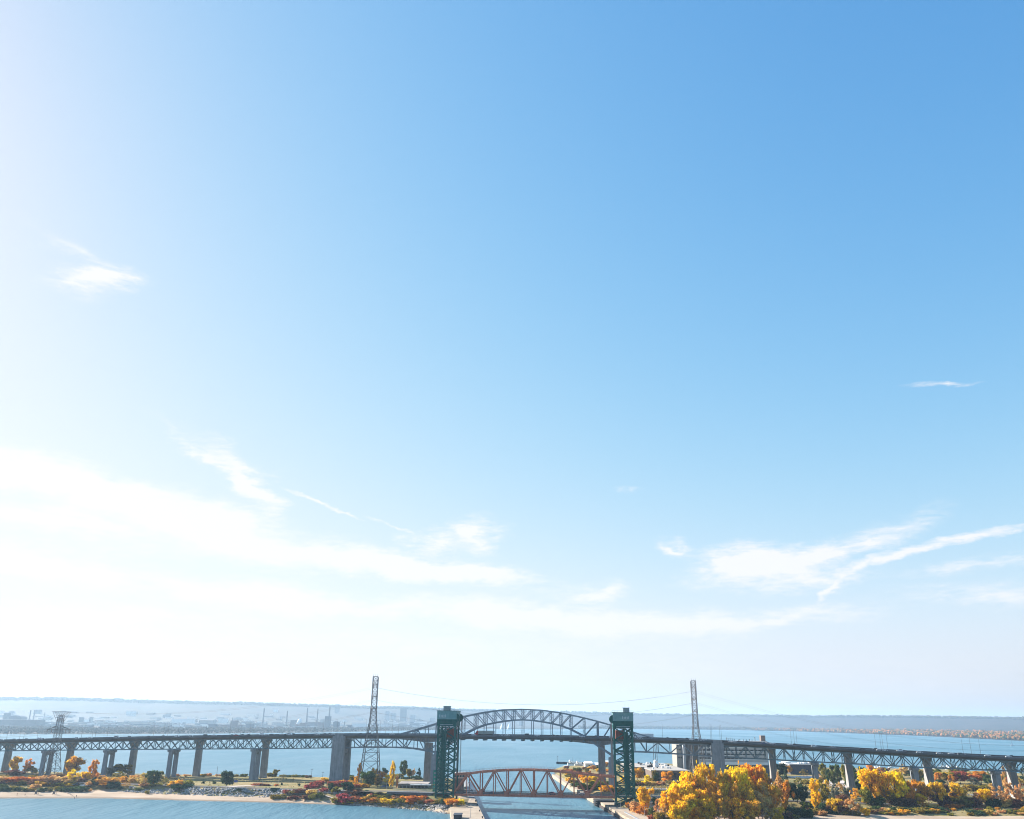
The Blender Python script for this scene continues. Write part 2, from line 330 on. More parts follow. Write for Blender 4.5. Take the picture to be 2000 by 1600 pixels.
def poly_dist(P, X, Y):
    inside = np.zeros(X.shape, bool); best = np.full(X.shape, 1e9)
    for (x0, y0), (x1, y1) in zip(P, P[1:]+P[:1]):
        c = ((y0 > Y) != (y1 > Y)) & (X < (x1-x0)*(Y-y0)/((y1-y0) or 1e-9)+x0); inside ^= c
        t = np.clip(((X-x0)*(x1-x0)+(Y-y0)*(y1-y0))/((x1-x0)**2+(y1-y0)**2), 0, 1)
        best = np.minimum(best, np.hypot(X-x0-t*(x1-x0), Y-y0-t*(y1-y0)))
    return np.where(inside, best, -best)
def line_dist(R_, X, Y):
    best = np.full(X.shape, 1e9); z = np.zeros(X.shape)
    for (x0, y0, z0), (x1, y1, z1) in zip(R_, R_[1:]):
        t = np.clip(((X-x0)*(x1-x0)+(Y-y0)*(y1-y0))/((x1-x0)**2+(y1-y0)**2), 0, 1)
        d = np.hypot(X-x0-t*(x1-x0), Y-y0-t*(y1-y0)); zz = z0+t*(z1-z0); z = np.where(d < best, zz, z); best = np.minimum(best, d)
    return best, z
def sm(x): x = np.clip(x, 0, 1); return x*x*(3-2*x)
def bumps(X, Y): return .35*np.sin(X*.061+1.3*np.sin(Y*.047))+.3*np.sin(Y*.083+1.7*np.sin(X*.039))+.15*np.sin(X*.21+Y*.17)
def height(X, Y):
    X = np.asarray(X, float); Y = np.asarray(Y, float)
    dl = poly_dist(LEFT_POLY, X, Y); dr = poly_dist(RIGHT_POLY, X, Y)
    lake = Y < 800
    sandw = np.interp(X, [-700, -373, -324, -290, -228, -143, -115, -104], [24, 26, 46, 30, 20, 16, 10, 0])
    rise = np.interp(X, [-340, -290, -260, -110, -100], [70, 40, 9, 9, 10])
    zl = np.where(lake, 2.2*sm(dl/np.maximum(sandw, 4))+3.9*sm((dl-sandw)/rise), 6.0*sm(dl/16))
    zl = np.where((X > -60) & (dl > 0), np.maximum(3.0*sm(dl/3), zl*.7), zl)
    zr = np.where((Y < 700) & (X > 100), 2.4*sm(dr/34)+1.6*sm((dr-34)/14), 4.0*sm(dr/12))
    z = np.where(dl > -20, np.where(dl > 0, zl, dl*.3), np.where(dr > 0, zr, np.maximum(dr*.3, -3)))
    on = np.maximum(dl, dr) > 25
    z = z+np.where(on, bumps(X, Y)*.6, 0)
    for R_ in (ROAD_L, ROAD_R):
        d, zr_ = line_dist(R_, X, Y); z = np.where(np.maximum(dl, dr) > 1, np.maximum(z, np.minimum(zr_-.35-np.maximum(d-7, 0)*.5, np.where(X < 0, dl, dr)*.5+.2)), z)
        z = np.where((d < 7.5) & (np.maximum(dl, dr) > 17), zr_-.35, z)
    return z, dl, dr, sandw
def ground_z(x, y): return float(height([x], [y])[0][0])
def hit(px, py):                          # first point where a sight line meets the land or the water
    d = ray(px, py); t = np.arange(500, 1500, 1.0)/d.y
    X = d.x*t; Y = d.y*t; Zr = CAM_H+d.z*t; Z = np.maximum(height(X, Y)[0], 0)
    i = int(np.argmax(Zr < Z)) if (Zr < Z).any() else len(t)-1
    return Vector((X[i], Y[i], Z[i]))
def land_material():
    m = bpy.data.materials.new('beach and autumn grass'); m.use_nodes = True; nt = m.node_tree; N = nt.nodes; L = nt.links; b = N['Principled BSDF']
    b.inputs['Roughness'].default_value = .95; b.inputs['Specular IOR Level'].default_value = .1
    geo = N.new('ShaderNodeNewGeometry'); at = N.new('ShaderNodeAttribute'); at.attribute_name = 'cover'
    def nz(sc, det=6, st=(1, 1, 1)):
        mp = N.new('ShaderNodeMapping'); mp.inputs['Scale'].default_value = st; L.new(geo.outputs['Position'], mp.inputs[0])
        n = N.new('ShaderNodeTexNoise'); n.inputs['Scale'].default_value = sc; n.inputs['Detail'].default_value = det; n.inputs['Roughness'].default_value = .65; L.new(mp.outputs[0], n.inputs[0]); return n
    def ramp(src, stops):
        r = N.new('ShaderNodeValToRGB'); e = r.color_ramp.elements
        while len(e) < len(stops): e.new(.5)
        for k, (p, c) in enumerate(stops): e[k].position = p; e[k].color = (*c, 1)
        L.new(src, r.inputs[0]); return r
    n1 = nz(.035); n2 = nz(.3); n3 = nz(.02, 5, (1, 3, 1))
    grass = ramp(n1.outputs['Fac'], [(.3, (.11, .12, .045)), (.45, (.22, .19, .08)), (.56, (.31, .24, .115)), (.7, (.21, .14, .08))])
    g2 = N.new('ShaderNodeMix'); g2.data_type = 'RGBA'; g2.blend_type = 'MULTIPLY'; g2.inputs['Factor'].default_value = .6
    sp = ramp(n2.outputs['Fac'], [(.3, (.5, .5, .45)), (.7, (1.2, 1.15, 1.1))]); L.new(grass.outputs[0], g2.inputs[6]); L.new(sp.outputs[0], g2.inputs[7])
    sand = ramp(n3.outputs['Fac'], [(.3, (.27, .195, .14)), (.5, (.39, .295, .215)), (.7, (.47, .365, .28))])
    ad = N.new('ShaderNodeMath'); ad.operation = 'MULTIPLY_ADD'; L.new(n2.outputs['Fac'], ad.inputs[0]); ad.inputs[1].default_value = .5; L.new(at.outputs['Fac'], ad.inputs[2])
    st = N.new('ShaderNodeMapRange'); st.inputs[1].default_value = .68; st.inputs[2].default_value = .82; L.new(ad.outputs[0], st.inputs[0])
    mx = N.new('ShaderNodeMix'); mx.data_type = 'RGBA'; L.new(st.outputs[0], mx.inputs['Factor']); L.new(g2.outputs[2], mx.inputs[6]); L.new(sand.outputs[0], mx.inputs[7])
    # wet sand at the water's edge
    sx = N.new('ShaderNodeSeparateXYZ'); L.new(geo.outputs['Position'], sx.inputs[0])
    wt = N.new('ShaderNodeMapRange'); wt.inputs[1].default_value = .25; wt.inputs[2].default_value = .7; wt.inputs[3].default_value = .52; wt.inputs[4].default_value = 1; L.new(sx.outputs[2], wt.inputs[0])
    wmx = N.new('ShaderNodeMix'); wmx.data_type = 'RGBA'; wmx.blend_type = 'MULTIPLY'; wmx.inputs['Factor'].default_value = 1; L.new(mx.outputs[2], wmx.inputs[6]); L.new(wt.outputs[0], wmx.inputs[7])
    L.new(wmx.outputs[2], b.inputs['Base Color']); return m
def build_land(name, x0, x1, y0, y1, side):
    xs = np.unique(np.concatenate([np.arange(x0, x1, 14 if side == 'c' else 8), [x1]])); ys = np.unique(np.concatenate([np.arange(y0, 790, 4), np.arange(790, y1, 8), [y1]]))
    X, Y = np.meshgrid(xs, ys); Z, dl, dr, sw = height(X, Y)
    nx = len(xs); D = dl if side == 'l' else dr
    V = np.stack([X, Y, Z], -1).reshape(-1, 3); keep = (D > -12)
    q = keep[:-1, :-1] & keep[1:, :-1] & keep[:-1, 1:] & keep[1:, 1:]
    jj, ii = np.nonzero(q); a = jj*nx+ii
    F_ = np.stack([a, a+1, a+1+nx, a+nx], -1)
    used = np.unique(F_); remap = np.full(len(V), -1); remap[used] = np.arange(len(used))
    me = bpy.data.meshes.new(name); me.from_pydata(V[used].tolist(), [], remap[F_].tolist())
    if side == 'l': c = np.where((Y < 800) & (dl < sw+np.where(X > -290, 0, 6)) & (X < -104) & (Z < 2.8), 1.0, 0.0)
    else: c = np.where((Y < 700) & (X > 95) & (dr < 36), 1.0, 0.0)
    if side == 'l': c = np.maximum(c, np.where((X > -60) & (dl < 12), .55, 0))
    c = np.where((Z < .8) & ((X < -104) | (X > 95)), 1.0, c)
    at = me.attributes.new('cover', 'FLOAT', 'POINT'); at.data.foreach_set('value', c.reshape(-1)[used].astype(np.float32))
    me.materials.append(LANDM); me.polygons.foreach_set('use_smooth', [True]*len(me.polygons)); me.update()
    return tag(obj(name, me), kind='structure')
LANDM = land_material()
build_land('ground', -1500, 0, 600, 1040, 'l')
build_land('ground', 40, 1500, 500, 1320, 'r')
def strip(name, pts, w, m, kind='structure', lift=.06, thick=0.0):
    b = MB(); n = len(pts); L_ = []
    for i, p in enumerate(pts):
        d = Vector(pts[min(i+1, n-1)][:2])-Vector(pts[max(i-1, 0)][:2]); d.normalize(); nrm = Vector((-d.y, d.x))
        L_.append((Vector((p[0]+nrm.x*w/2, p[1]+nrm.y*w/2, p[2]+lift)), Vector((p[0]-nrm.x*w/2, p[1]-nrm.y*w/2, p[2]+lift))))
    for (a, c), (d, e) in zip(L_, L_[1:]):
        if thick:
            u = Vector((0, 0, thick)); b.hexa([a-u, c-u, e-u, d-u, a, c, e, d])
        else: b.quad(a, c, e, d)
    return tag(b.build(name, m), kind=kind)
def dense(pts, step):
    out = [pts[0]]
    for a, b in zip(pts, pts[1:]):
        a = Vector(a); b = Vector(b); k = max(1, int((b-a).length/step))
        out += [tuple(a.lerp(b, (i+1)/k)) for i in range(k)]
    return out
def drape(pts, lift=.1, step=8): return [(x, y, max(ground_z(x, y), .2)+lift) for x, y, *_ in dense([(p[0], p[1], 0) for p in pts], step)]
# roads, paths and quays
strip('road', dense(ROAD_L[1:], 12), 9, asphalt); strip('road', dense(ROAD_R[1:], 12), 9, asphalt)
for R_, s_ in ((ROAD_L, 1), (ROAD_R, -1)):
    pts = dense(R_[1:], 12)
    for off in (-4.9, 4.9):
        q = []
        for i, p in enumerate(pts):
            d = Vector(pts[min(i+1, len(pts)-1)][:2])-Vector(pts[max(i-1, 0)][:2]); d.normalize(); q.append((p[0]-d.y*off, p[1]+d.x*off, p[2]+.12))
        strip('kerb', q, .7, pale_concrete, lift=.06, thick=.2)
gravel = mat('pale gravel', (.42, .36, .33), col2=(.55, .48, .45), scale=.1)
def G_(px, py, z=5.5): p = ground(px, py, z); return (p.x, p.y, p.z)
strip('gravel_path', drape([G_(340, 1539), G_(400, 1538), G_(460, 1537), G_(500, 1536), G_(530, 1535)], .22), 9, gravel)
strip('footpath', drape([G_(330, 1541.5), G_(400, 1543.5), G_(500, 1546), G_(600, 1550), G_(690, 1556)], .25), 2.6, gravel)
strip('road', drape([(62, 800, 0), (120, 795, 0), (200, 786, 0), (330, 770, 0), (700, 730, 0)], .15), 16, mat('worn grey road', (.17, .165, .165), var=.12))
strip('footpath', drape([G_(1545, 1568, 4), G_(1590, 1567.5, 4), G_(1620, 1569, 4)], .3), 3, gravel)
strip('footpath', drape([G_(1900, 1575.5, 4), G_(2000, 1577, 4), (500, 640, 4)], .3), 2.5, gravel)
strip('car_park', drape([G_(1545, 1519, 4), G_(1600, 1518, 4), G_(1660, 1540, 4)], .25), 26, gravel)
def quay(name, pts, w, top, m):
    b = MB(); L_ = []
    for i, p in enumerate(pts):
        d = Vector(pts[min(i+1, len(pts)-1)])-Vector(pts[max(i-1, 0)]); d.normalize(); nrm = Vector((-d.y, d.x))*w
        L_.append((Vector(p), Vector(p)+nrm))
    for (a, c), (d, e) in zip(L_, L_[1:]):
        b.hexa([(a.x, a.y, -3), (d.x, d.y, -3), (e.x, e.y, -3), (c.x, c.y, -3), (a.x, a.y, top), (d.x, d.y, top), (e.x, e.y, top), (c.x, c.y, top)])
    return tag(b.build(name, m), kind='structure')
quay('quay_wall', [(-7.9, 480), (-13.4, 555.5), (-24.7, 700)], 19.5, 3.05, pale_concrete)
quay('quay_wall', [(-24.75, 701), (-36.5, 862), (-41, 926)], 4, 3.3, concrete)
quay('quay_wall', [(47.6, 1014), (56.6, 811), (64.5, 698)], 5, 3.3, pale_concrete)
quay('quay_wall', [(64.5, 697), (72, 564), (77, 480)], 13, 3.4, pale_concrete)
steel_pile = mat('dark sheet piling', (.05, .04, .04), var=.3)
quay('sheet_pile_fender', [(63.9, 690), (71.4, 564), (76.4, 480)], .5, 1.9, steel_pile)
tag(bpy.data.objects['sheet_pile_fender'], kind='structure')
strip('kerb', [(74.2, 600, 3.4), (78.5, 530, 3.4)], 1.0, concrete, lift=.5, thick=.5)
# ---------------------------------------------------------------- the high-level truss bridge
PHI = R(10); SU = Vector((math.cos(PHI), -math.sin(PHI), 0)); SV = Vector((math.sin(PHI), math.cos(PHI), 0)); SO = Vector((11.4, 783.0, 0))
def sw(s, t, z): return SO+SU*s+SV*t+Vector((0, 0, z))
def sky_s(px, py, t=0.0):                 # station along the bridge where a sight line crosses its plane
    d = ray(px, py); o = SO+SV*t; n = SV; k = (o-Vector((0, 0, CAM_H))).dot(n)/d.dot(n)
    p = Vector((0, 0, CAM_H))+d*k; return (p-o).dot(SU), p.z
RAIL = [(-700, 30.0), (-600, 33.0), (-498, 36.2), (-382, 39.9), (-300, 42.2), (-240, 43.7), (-174, 45.2), (-100, 46.0), (0, 46.2), (80, 45.7), (137, 44.8), (202, 42.5), (261, 40.0), (326, 37.4), (393, 35.0), (500, 31.6), (600, 28.6)]
BOT = [(-700, 20.2), (-485, 26.4), (-411, 28.2), (-349, 29.6), (-289, 30.7), (-211, 32.3), (-162, 33.7), (-135, 34.4), (-110, 34.7), (-97, 34.2), (-75.5, 31.1)]
BOTR = [(75.5, 31.1), (93, 34.2), (108, 34.0), (142, 32.4), (162, 31.6), (193, 30.3), (225, 29.2), (279, 27.4), (317, 26.1), (387, 24.5), (600, 18.5)]
UP = [(0, 66.8), (17.5, 66.2), (25.2, 65.2), (34, 64.0), (42, 62.5), (53.6, 60.1), (64.8, 57.5), (75.5, 54.7), (93, 49.6), (110, 45.0)]
LOW = [(0, 58.3), (8.5, 57.9), (17, 56.9), (26, 55.4), (33.5, 53.8), (41.5, 51.0), (53.1, 45.4), (64.5, 38.0), (75.5, 31.1)]
def road_z(s): return interp(RAIL, s)-1.1
def bot_z(s): return interp(BOT if s < 0 else BOTR, s)
W_T = 11.0
SB = empty('arch_truss_bridge', SO)
tag(SB, 'long high truss bridge with a central steel arch, on concrete piers', 'bridge')
def prof_sweep(name, m, prof, s0, s1, step, zf, parent, t0=0.0):
    b = MB(); n = int((s1-s0)/step); k = len(prof)
    for i in range(n+1):
        s = s0+(s1-s0)*i/n; z = zf(s)
        for (t, dz) in prof: b.v.append(tuple(sw(s, t0+t, z+(dz(s) if callable(dz) else dz))))
    for i in range(n):
        for j in range(k):
            a = i*k+j; c = i*k+(j+1) % k; b.f.append((a, c, c+k, a+k)); b.mi.append(0)
    b.f.append(tuple(range(k))[::-1]); b.mi.append(0); e = n*k; b.f.append(tuple(e+j for j in range(k))); b.mi.append(0)
    return b.build(name, m, parent)
S0, S1 = -640.0, 520.0
deck = prof_sweep('deck', fascia, [(-1.0, -2.3), (-3.2, -.9), (-3.2, 0), (14.2, 0), (14.2, -.9), (12, -2.3)], S0, S1, 10, road_z, SB)
prof_sweep('roadway', asphalt, [(-2.6, .03), (-2.6, .05), (13.6, .05), (13.6, .03)], S0, S1, 10, road_z, SB)
def open_rail(t, parent):
    prof_sweep('parapet', fascia, [(t-.2, .02), (t-.2, .38), (t+.2, .38), (t+.2, .02)], S0, S1, 10, road_z, parent)
    b = MB(); n = int((S1-S0)/5)
    for i in range(n):
        a = S0+(S1-S0)*i/n; c = S0+(S1-S0)*(i+1)/n
        for hz in (.72, 1.02): b.beam(sw(a, t, road_z(a)+hz), sw(c, t, road_z(c)+hz), .07, .08, SV)
        b.beam(sw(a, t, road_z(a)+.38), sw(a, t, road_z(a)+1.02), .09, .12, SV)
    b.build('guard_rail', galv, parent)
open_rail(-3.0, SB)
open_rail(14.0, SB)
prof_sweep('median_barrier', concrete, [(5.3, .06), (5.4, .6), (5.6, .6), (5.7, .06)], S0, S1, 20, road_z, SB)
mark = mat('road marking white', (.7, .7, .68), var=.08)
prof_sweep('edge_line', mark, [(-2.1, .054), (-2.1, .058), (-1.9, .058), (-1.9, .054)], S0, S1, 20, road_z, SB)
PIER_L = [-162, -242, -322, -386, -449, -512, -575, -636]
PIER_R = [162, 237.5, 312.5, 372, 432, 492]
def two(f):
    for t in (0.0, W_T): f(t)
# main arch
pan = [0, 8.26, 16.52, 24.78, 33.04, 41.3, 52.7, 64.1, 75.5]
st = sorted([-p for p in pan[1:]]+pan)
def up(s): return interp(UP, abs(s))
def low(s): return interp(LOW, abs(s))
def arch(t):
    for a, b in zip(st, st[1:]):
        member('top_chord', sw(a, t, up(a)), sw(b, t, up(b)), 1.0, 1.05, steel, SB, SV)
        member('arch_rib', sw(a, t, low(a)), sw(b, t, low(b)), 1.0, 1.15, steel, SB, SV)
        o, i = (a, b) if a < 0 else (b, a)
        if abs(o) > .1: member('diagonal', sw(o, t, up(o)), sw(i, t, low(i)), .7, .62, steel, SB, SV)
    for s in st:
        member('vertical', sw(s, t, low(s)), sw(s, t, up(s)), .8, 1.5 if abs(s) < 50 else 1.1, steel, SB, SV, laced=abs(s) < 60)
        if low(s) > road_z(s)+1: member('hanger', sw(s, t, road_z(s)-1.6), sw(s, t, low(s)), .45, .5, steel, SB, SV)
two(arch)
for s in st:
    if abs(s) < 74:
        member('floor_beam', sw(s, -1.2, road_z(s)-2.3-.75), sw(s, 12.2, road_z(s)-2.3-.75), 1.4, 1.5, steel_dark, SB, (0, 0, 1))
    member('cross_strut', sw(s, .5, up(s)), sw(s, W_T-.5, up(s)), .5, .5, steel, SB, (0, 0, 1))
for a, b in zip(st, st[1:]):
    member('wind_brace', sw(a, 0, up(a)-.2), sw(b, W_T, up(b)-.2), .3, .3, steel, SB, (0, 0, 1))
# anchor arms
for sg in (-1, 1):
    nod = [75.5+(162-75.5)*i/9 for i in range(10)]
    def arm(t):
        for i, (a, b) in enumerate(zip(nod, nod[1:])):
            A, B = sg*a, sg*b
            member('bottom_chord', sw(A, t, bot_z(A)), sw(B, t, bot_z(B)), .9, .9, steel, SB, SV)
            if i < 4:
                e = min(b, 110); member('top_chord', sw(A, t, up(a)), sw(sg*e, t, up(e)), .9, .95, steel, SB, SV)
            tA = up(a) if a < 100 else road_z(A)-2.6; tB = up(b) if b < 100 else road_z(B)-2.6
            if i % 2 == 0: member('diagonal', sw(A, t, tA if i else bot_z(A)+6), sw(B, t, bot_z(B)), .7, .7, steel, SB, SV)
            else: member('diagonal', sw(A, t, bot_z(A)), sw(B, t, tB), .7, .7, steel, SB, SV)
            if i: member('vertical', sw(A, t, bot_z(A)), sw(A, t, tA), .55, .55, steel, SB, SV)
            if i > 2: member('top_chord', sw(A, t, road_z(A)-2.7), sw(B, t, road_z(B)-2.7), .8, .8, steel, SB, SV)
    two(arm)
# simple deck-truss spans
def spans(P, bays):
    for (a, b), n in zip(zip(P, P[1:]), bays):
        def one(t):
            for i in range(n):
                x0 = a+(b-a)*i/n; x2 = a+(b-a)*(i+1)/n; x1 = (x0+x2)/2
                for u, v in ((x0, x1), (x1, x2)): member('top_chord', sw(u, t, road_z(u)-2.7), sw(v, t, road_z(v)-2.7), .8, .8, steel_dark, SB, SV)
                member('bottom_chord', sw(x0, t, bot_z(x0)), sw(x2, t, bot_z(x2)), .7, .65, steel_dark, SB, SV)
                member('diagonal', sw(x0, t, bot_z(x0)), sw(x1, t, road_z(x1)-2.7), .65, .62, steel_dark, SB, SV)
                member('diagonal', sw(x1, t, road_z(x1)-2.7), sw(x2, t, bot_z(x2)), .65, .62, steel_dark, SB, SV)
                member('vertical', sw(x1, t, bot_z(x1)), sw(x1, t, road_z(x1)-2.7), .4, .4, steel_dark, SB, SV)
                if i: member('vertical', sw(x0, t, bot_z(x0)), sw(x0, t, road_z(x0)-2.7), .45, .5, steel_dark, SB, SV)
        two(one)
        for i in range(n*2+1):                                  # sway frames between the two trusses
            x = a+(b-a)*i/n/2; member('sway_brace', sw(x, 0, bot_z(x)), sw(x, W_T, road_z(x)-2.8), .3, .3, steel_dark, SB, SU)
            member('sway_brace', sw(x, 0, road_z(x)-2.8), sw(x, W_T, bot_z(x)), .3, .3, steel_dark, SB, SU)
spans(PIER_L, [5, 5, 4, 4, 4, 4, 4]); spans(PIER_R, [5, 5, 4, 4, 4])
def taper_col(name, s, t, z0, z1, l0, l1, w0, w1, m, parent):
    b = MB(); P = []
    for z, l, w in ((z0, l0, w0), (z1, l1, w1)):
        for a, c in ((-1, -1), (1, -1), (1, 1), (-1, 1)): P.append(sw(s+a*l/2, t+c*w/2, z))
    b.hexa(P); return b.build(name, m, parent)
def portal_pier(s):
    zb = bot_z(s); top = zb-1.0; g = -1.5
    pr = MB()                                                   # cap with an arched soffit between the legs
    L_ = 3.4; n = 10
    for k in range(n):
        f0, f1 = k/n, (k+1)/n; t0, t1 = .8+9.4*f0, .8+9.4*f1
        z0_, z1_ = top-2.0-3.0*abs(2*f0-1)**2.2, top-2.0-3.0*abs(2*f1-1)**2.2
        pr.hexa([sw(s-L_/2, t0, z0_), sw(s+L_/2, t0, z0_), sw(s+L_/2, t1, z1_), sw(s-L_/2, t1, z1_), sw(s-L_/2, t0, top), sw(s+L_/2, t0, top), sw(s+L_/2, t1, top), sw(s-L_/2, t1, top)])
    pier = pr.build('pier', concrete, SB)
    for t in (0, W_T):
        taper_col('column', s, t+(.6 if t == 0 else -.6), g, top-1.4, 3.6, 3.2, 2.9, 2.5, concrete, pier)
        taper_col('pier_cap', s, t+(.4 if t == 0 else -.4), top-1.4, top+.5, 4.6, 5.2, 3.6, 4.2, concrete, pier)
    for t in (0, W_T): taper_col('bearing', s, t, top+.5, zb, 1.6, 1.0, 1.6, 1.0, steel_dark, pier)
for s in PIER_L[1:]+PIER_R[1:]: portal_pier(s)
for s, l in ((-162, 11.0), (162, 9.6)):                         # tall anchor piers that rise to the deck
    pier = taper_col('anchor_pier', s, -2.4, -1.5, road_z(s)-1.0, l*1.06, l, 4.4, 3.6, concrete, SB)
    taper_col('column', s, W_T+1.6, -1.5, road_z(s)-2.4, l*1.06, l, 4.6, 3.6, concrete, pier)
    taper_col('pier_cap', s, W_T/2, bot_z(s)-4, bot_z(s)-1.2, l*.8, l*.8, 9, 9, concrete, pier)
    taper_col('parapet_block', s, -2.9, road_z(s)-.98, road_z(s)+1.5, l*.72, l*.72, 2.2, 2.0, concrete, pier)
for s in (-75.5, 75.5):
    pier = taper_col('arch_pier', s, .3, -1.5, 29.6, 6.6, 5.0, 5.4, 4.4, concrete, SB)
    taper_col('column', s, W_T-.3, -1.5, 29.6, 6.6, 5.0, 5.4, 4.4, concrete, pier)
    taper_col('pier_cap', s, W_T/2, 24, 27.5, 3.2, 3.2, 6.5, 6.5, concrete, pier)
    for t in (0, W_T): taper_col('bearing', s, t, 29.6, 30.9, 2.4, 1.4, 2.2, 1.4, steel, pier)
# ---------------------------------------------------------------- the second, girder bridge right behind it
GT = 24.0
GB = empty('girder_bridge', sw(0, GT, 0)); tag(GB, 'concrete girder bridge on flared brown piers, right behind the truss bridge', 'bridge')
g_px = [(-120, 1470), (5, 1470), (127, 1470), (252, 1470), (380, 1470), (511, 1470), (665, 1470), (833, 1470), (1174, 1480), (1359, 1485), (1511, 1490), (1661, 1495), (1817, 1500), (1982, 1505), (2150, 1510)]
g_s = [sky_s(x, y, GT)[0] for x, y in g_px]
def haunch(s):
    d = min(abs(s-g_s[7]), abs(s-g_s[8])); return -3.0-3.6*max(0, 1-d/52)**2
prof_sweep('girder', concrete_far, [(1.5, -.6), (1.5, haunch), (14.5, haunch), (14.5, -.6)], g_s[0]-20, g_s[-1]+20, 6, road_z, GB, GT)
prof_sweep('deck', fascia, [(-.8, -.9), (-.8, 0), (16.8, 0), (16.8, -.9)], S0, S1, 10, road_z, GB, GT)
prof_sweep('roadway', asphalt, [(.2, .03), (.2, .05), (15.8, .05), (15.8, .03)], S0, S1, 10, road_z, GB, GT)
prof_sweep('parapet', fascia, [(-.8, .02), (-.8, .45), (-.4, .45), (-.4, .02)], S0, S1, 10, road_z, GB, GT)
prof_sweep('parapet', fascia, [(16.4, .02), (16.4, 1.0), (16.8, 1.0), (16.8, .02)], S0, S1, 10, road_z, GB, GT)
for i, s in enumerate(g_s):
    zt = road_z(s)+haunch(s)-.05
    if i in (7, 8):
        pier = taper_col('pier', s, GT+8, -1.5, zt, 6.2, 5.2, 9, 8, concrete_far, GB); continue
    w0, w1 = (5.6, 4.6) if s < 0 else (13, 8)
    pier = taper_col('pier', s, GT+8, -1.5, zt-5.0, 5.2, 4.6, w0, w1, concrete_far, GB)
    taper_col('pier_head', s, GT+8, zt-5.0, zt-1.4, 4.6, 5.4, w1, 13, concrete_far, pier)
    taper_col('pier_cap', s, GT+8, zt-1.4, zt, 5.4, 5.6, 13, 13.4, concrete_far, pier)
# ---------------------------------------------------------------- vertical lift bridge
PH2 = R(5); LU = Vector((math.cos(PH2), -math.sin(PH2), 0)); LV = Vector((math.sin(PH2), math.cos(PH2), 0)); LO = Vector((17.5, 646.1, 0))
def lb(s, t, z): return LO+LU*s+LV*t+Vector((0, 0, z))
LT = 14.0
LS = empty('lift_span', lb(0, 0, 8.2)); tag(LS, 'rust brown through-truss lift span lying low across the canal', 'bridge')
ZB, ends = 8.9, 56.0
tops = {-56: 21.7, -46.4: 22.1, -37: 23.4, -27.8: 24.2, -18.5: 24.8, -9.2: 25.1, 0: 25.2, 9.3: 25.0, 18.5: 24.5, 27.8: 23.9, 37: 23.0, 46.4: 22.1, 56: 21.5}
bots = [-56, -37, -18.5, 0, 18.5, 37, 56]; tk = sorted(tops)
for t in (0.0, LT):
    for a, b in zip(tk, tk[1:]):
        member('top_chord', lb(a, t, tops[a]), lb(b, t, tops[b]), .9, 1.15, rust_steel, LS, LV)
        member('bottom_chord', lb(a, t, ZB), lb(b, t, ZB), .8, 1.3, rust_steel, LS, LV)
    for k, a in enumerate(tk):
        main = a in (-37, -18.5, 0, 18.5, 37)
        member('vertical', lb(a, t, ZB), lb(a, t, tops[a]), .6, .75 if main else .55, rust_steel, LS, LV)
        if k % 2 == 1:
            for b in (tk[k-1], tk[k+1]): member('end_post' if abs(b) > 55 else 'diagonal', lb(a, t, tops[a]), lb(b, t, ZB), .7, .95 if abs(b) > 55 or k in (1, 11) else .72, rust_steel, LS, LV)
    for a in bots:
        g = MB()
        x0, x1 = (a-1.9, a+1.9) if abs(a) < 50 else (a-.9, a+.9)
        for dz0, dz1, f0, f1 in ((-.75, 1.1, 1, 1), (1.1, 3.0, 1, .45)):
            g.hexa([lb(a+(x0-a)*f0, t-.5, ZB+dz0), lb(a+(x1-a)*f0, t-.5, ZB+dz0), lb(a+(x1-a)*f0, t+.5, ZB+dz0), lb(a+(x0-a)*f0, t+.5, ZB+dz0),
                    lb(a+(x0-a)*f1, t-.5, ZB+dz1), lb(a+(x1-a)*f1, t-.5, ZB+dz1), lb(a+(x1-a)*f1, t+.5, ZB+dz1), lb(a+(x0-a)*f1, t+.5, ZB+dz1)])
        g.build('gusset_plate', rust_steel, LS)
    hr = MB()
    for a, b in zip(tk, tk[1:]):
        hr.beam(lb(a, t, tops[a]+1.7), lb(b, t, tops[b]+1.7), .09, .09, LV)
        for i in range(4):
            f = i/4; x = a+(b-a)*f; z = tops[a]+(tops[b]-tops[a])*f; hr.beam(lb(x, t, z+.4), lb(x, t, z+1.7), .08, .08, LV)
    hr.build('handrail', rust_steel, LS)
for a in tk:
    member('cross_strut', lb(a, .5, tops[a]), lb(a, LT-.5, tops[a]), .6, .5, rust_steel, LS, (0, 0, 1))
    member('floor_beam', lb(a, .5, ZB-.2), lb(a, LT-.5, ZB-.2), 1.3, .5, rust_steel, LS, (0, 0, 1))
for a, b in zip(tk, tk[1:]): member('wind_brace', lb(a, 0, tops[a]-.1), lb(b, LT, tops[b]-.1), .3, .3, rust_steel, LS, (0, 0, 1))
d_ = MB(); d_.hexa([lb(-56, .7, ZB+.3), lb(56, .7, ZB+.3), lb(56, LT-.7, ZB+.3), lb(-56, LT-.7, ZB+.3), lb(-56, .7, ZB+.7), lb(56, .7, ZB+.7), lb(56, LT-.7, ZB+.7), lb(-56, LT-.7, ZB+.7)])
d_.build('deck', asphalt, LS)
for t in (.95, LT-.95):
    r = MB(); r.beam(lb(-56, t, ZB+1.75), lb(56, t, ZB+1.75), .18, .35, LV); r.beam(lb(-56, t, ZB+1.15), lb(56, t, ZB+1.15), .12, .2, LV)
    for i in range(57): r.beam(lb(-56+2*i, t, ZB+.7), lb(-56+2*i, t, ZB+1.75), .12, .12, LV)
    r.build('guard_rail', galv, LS)
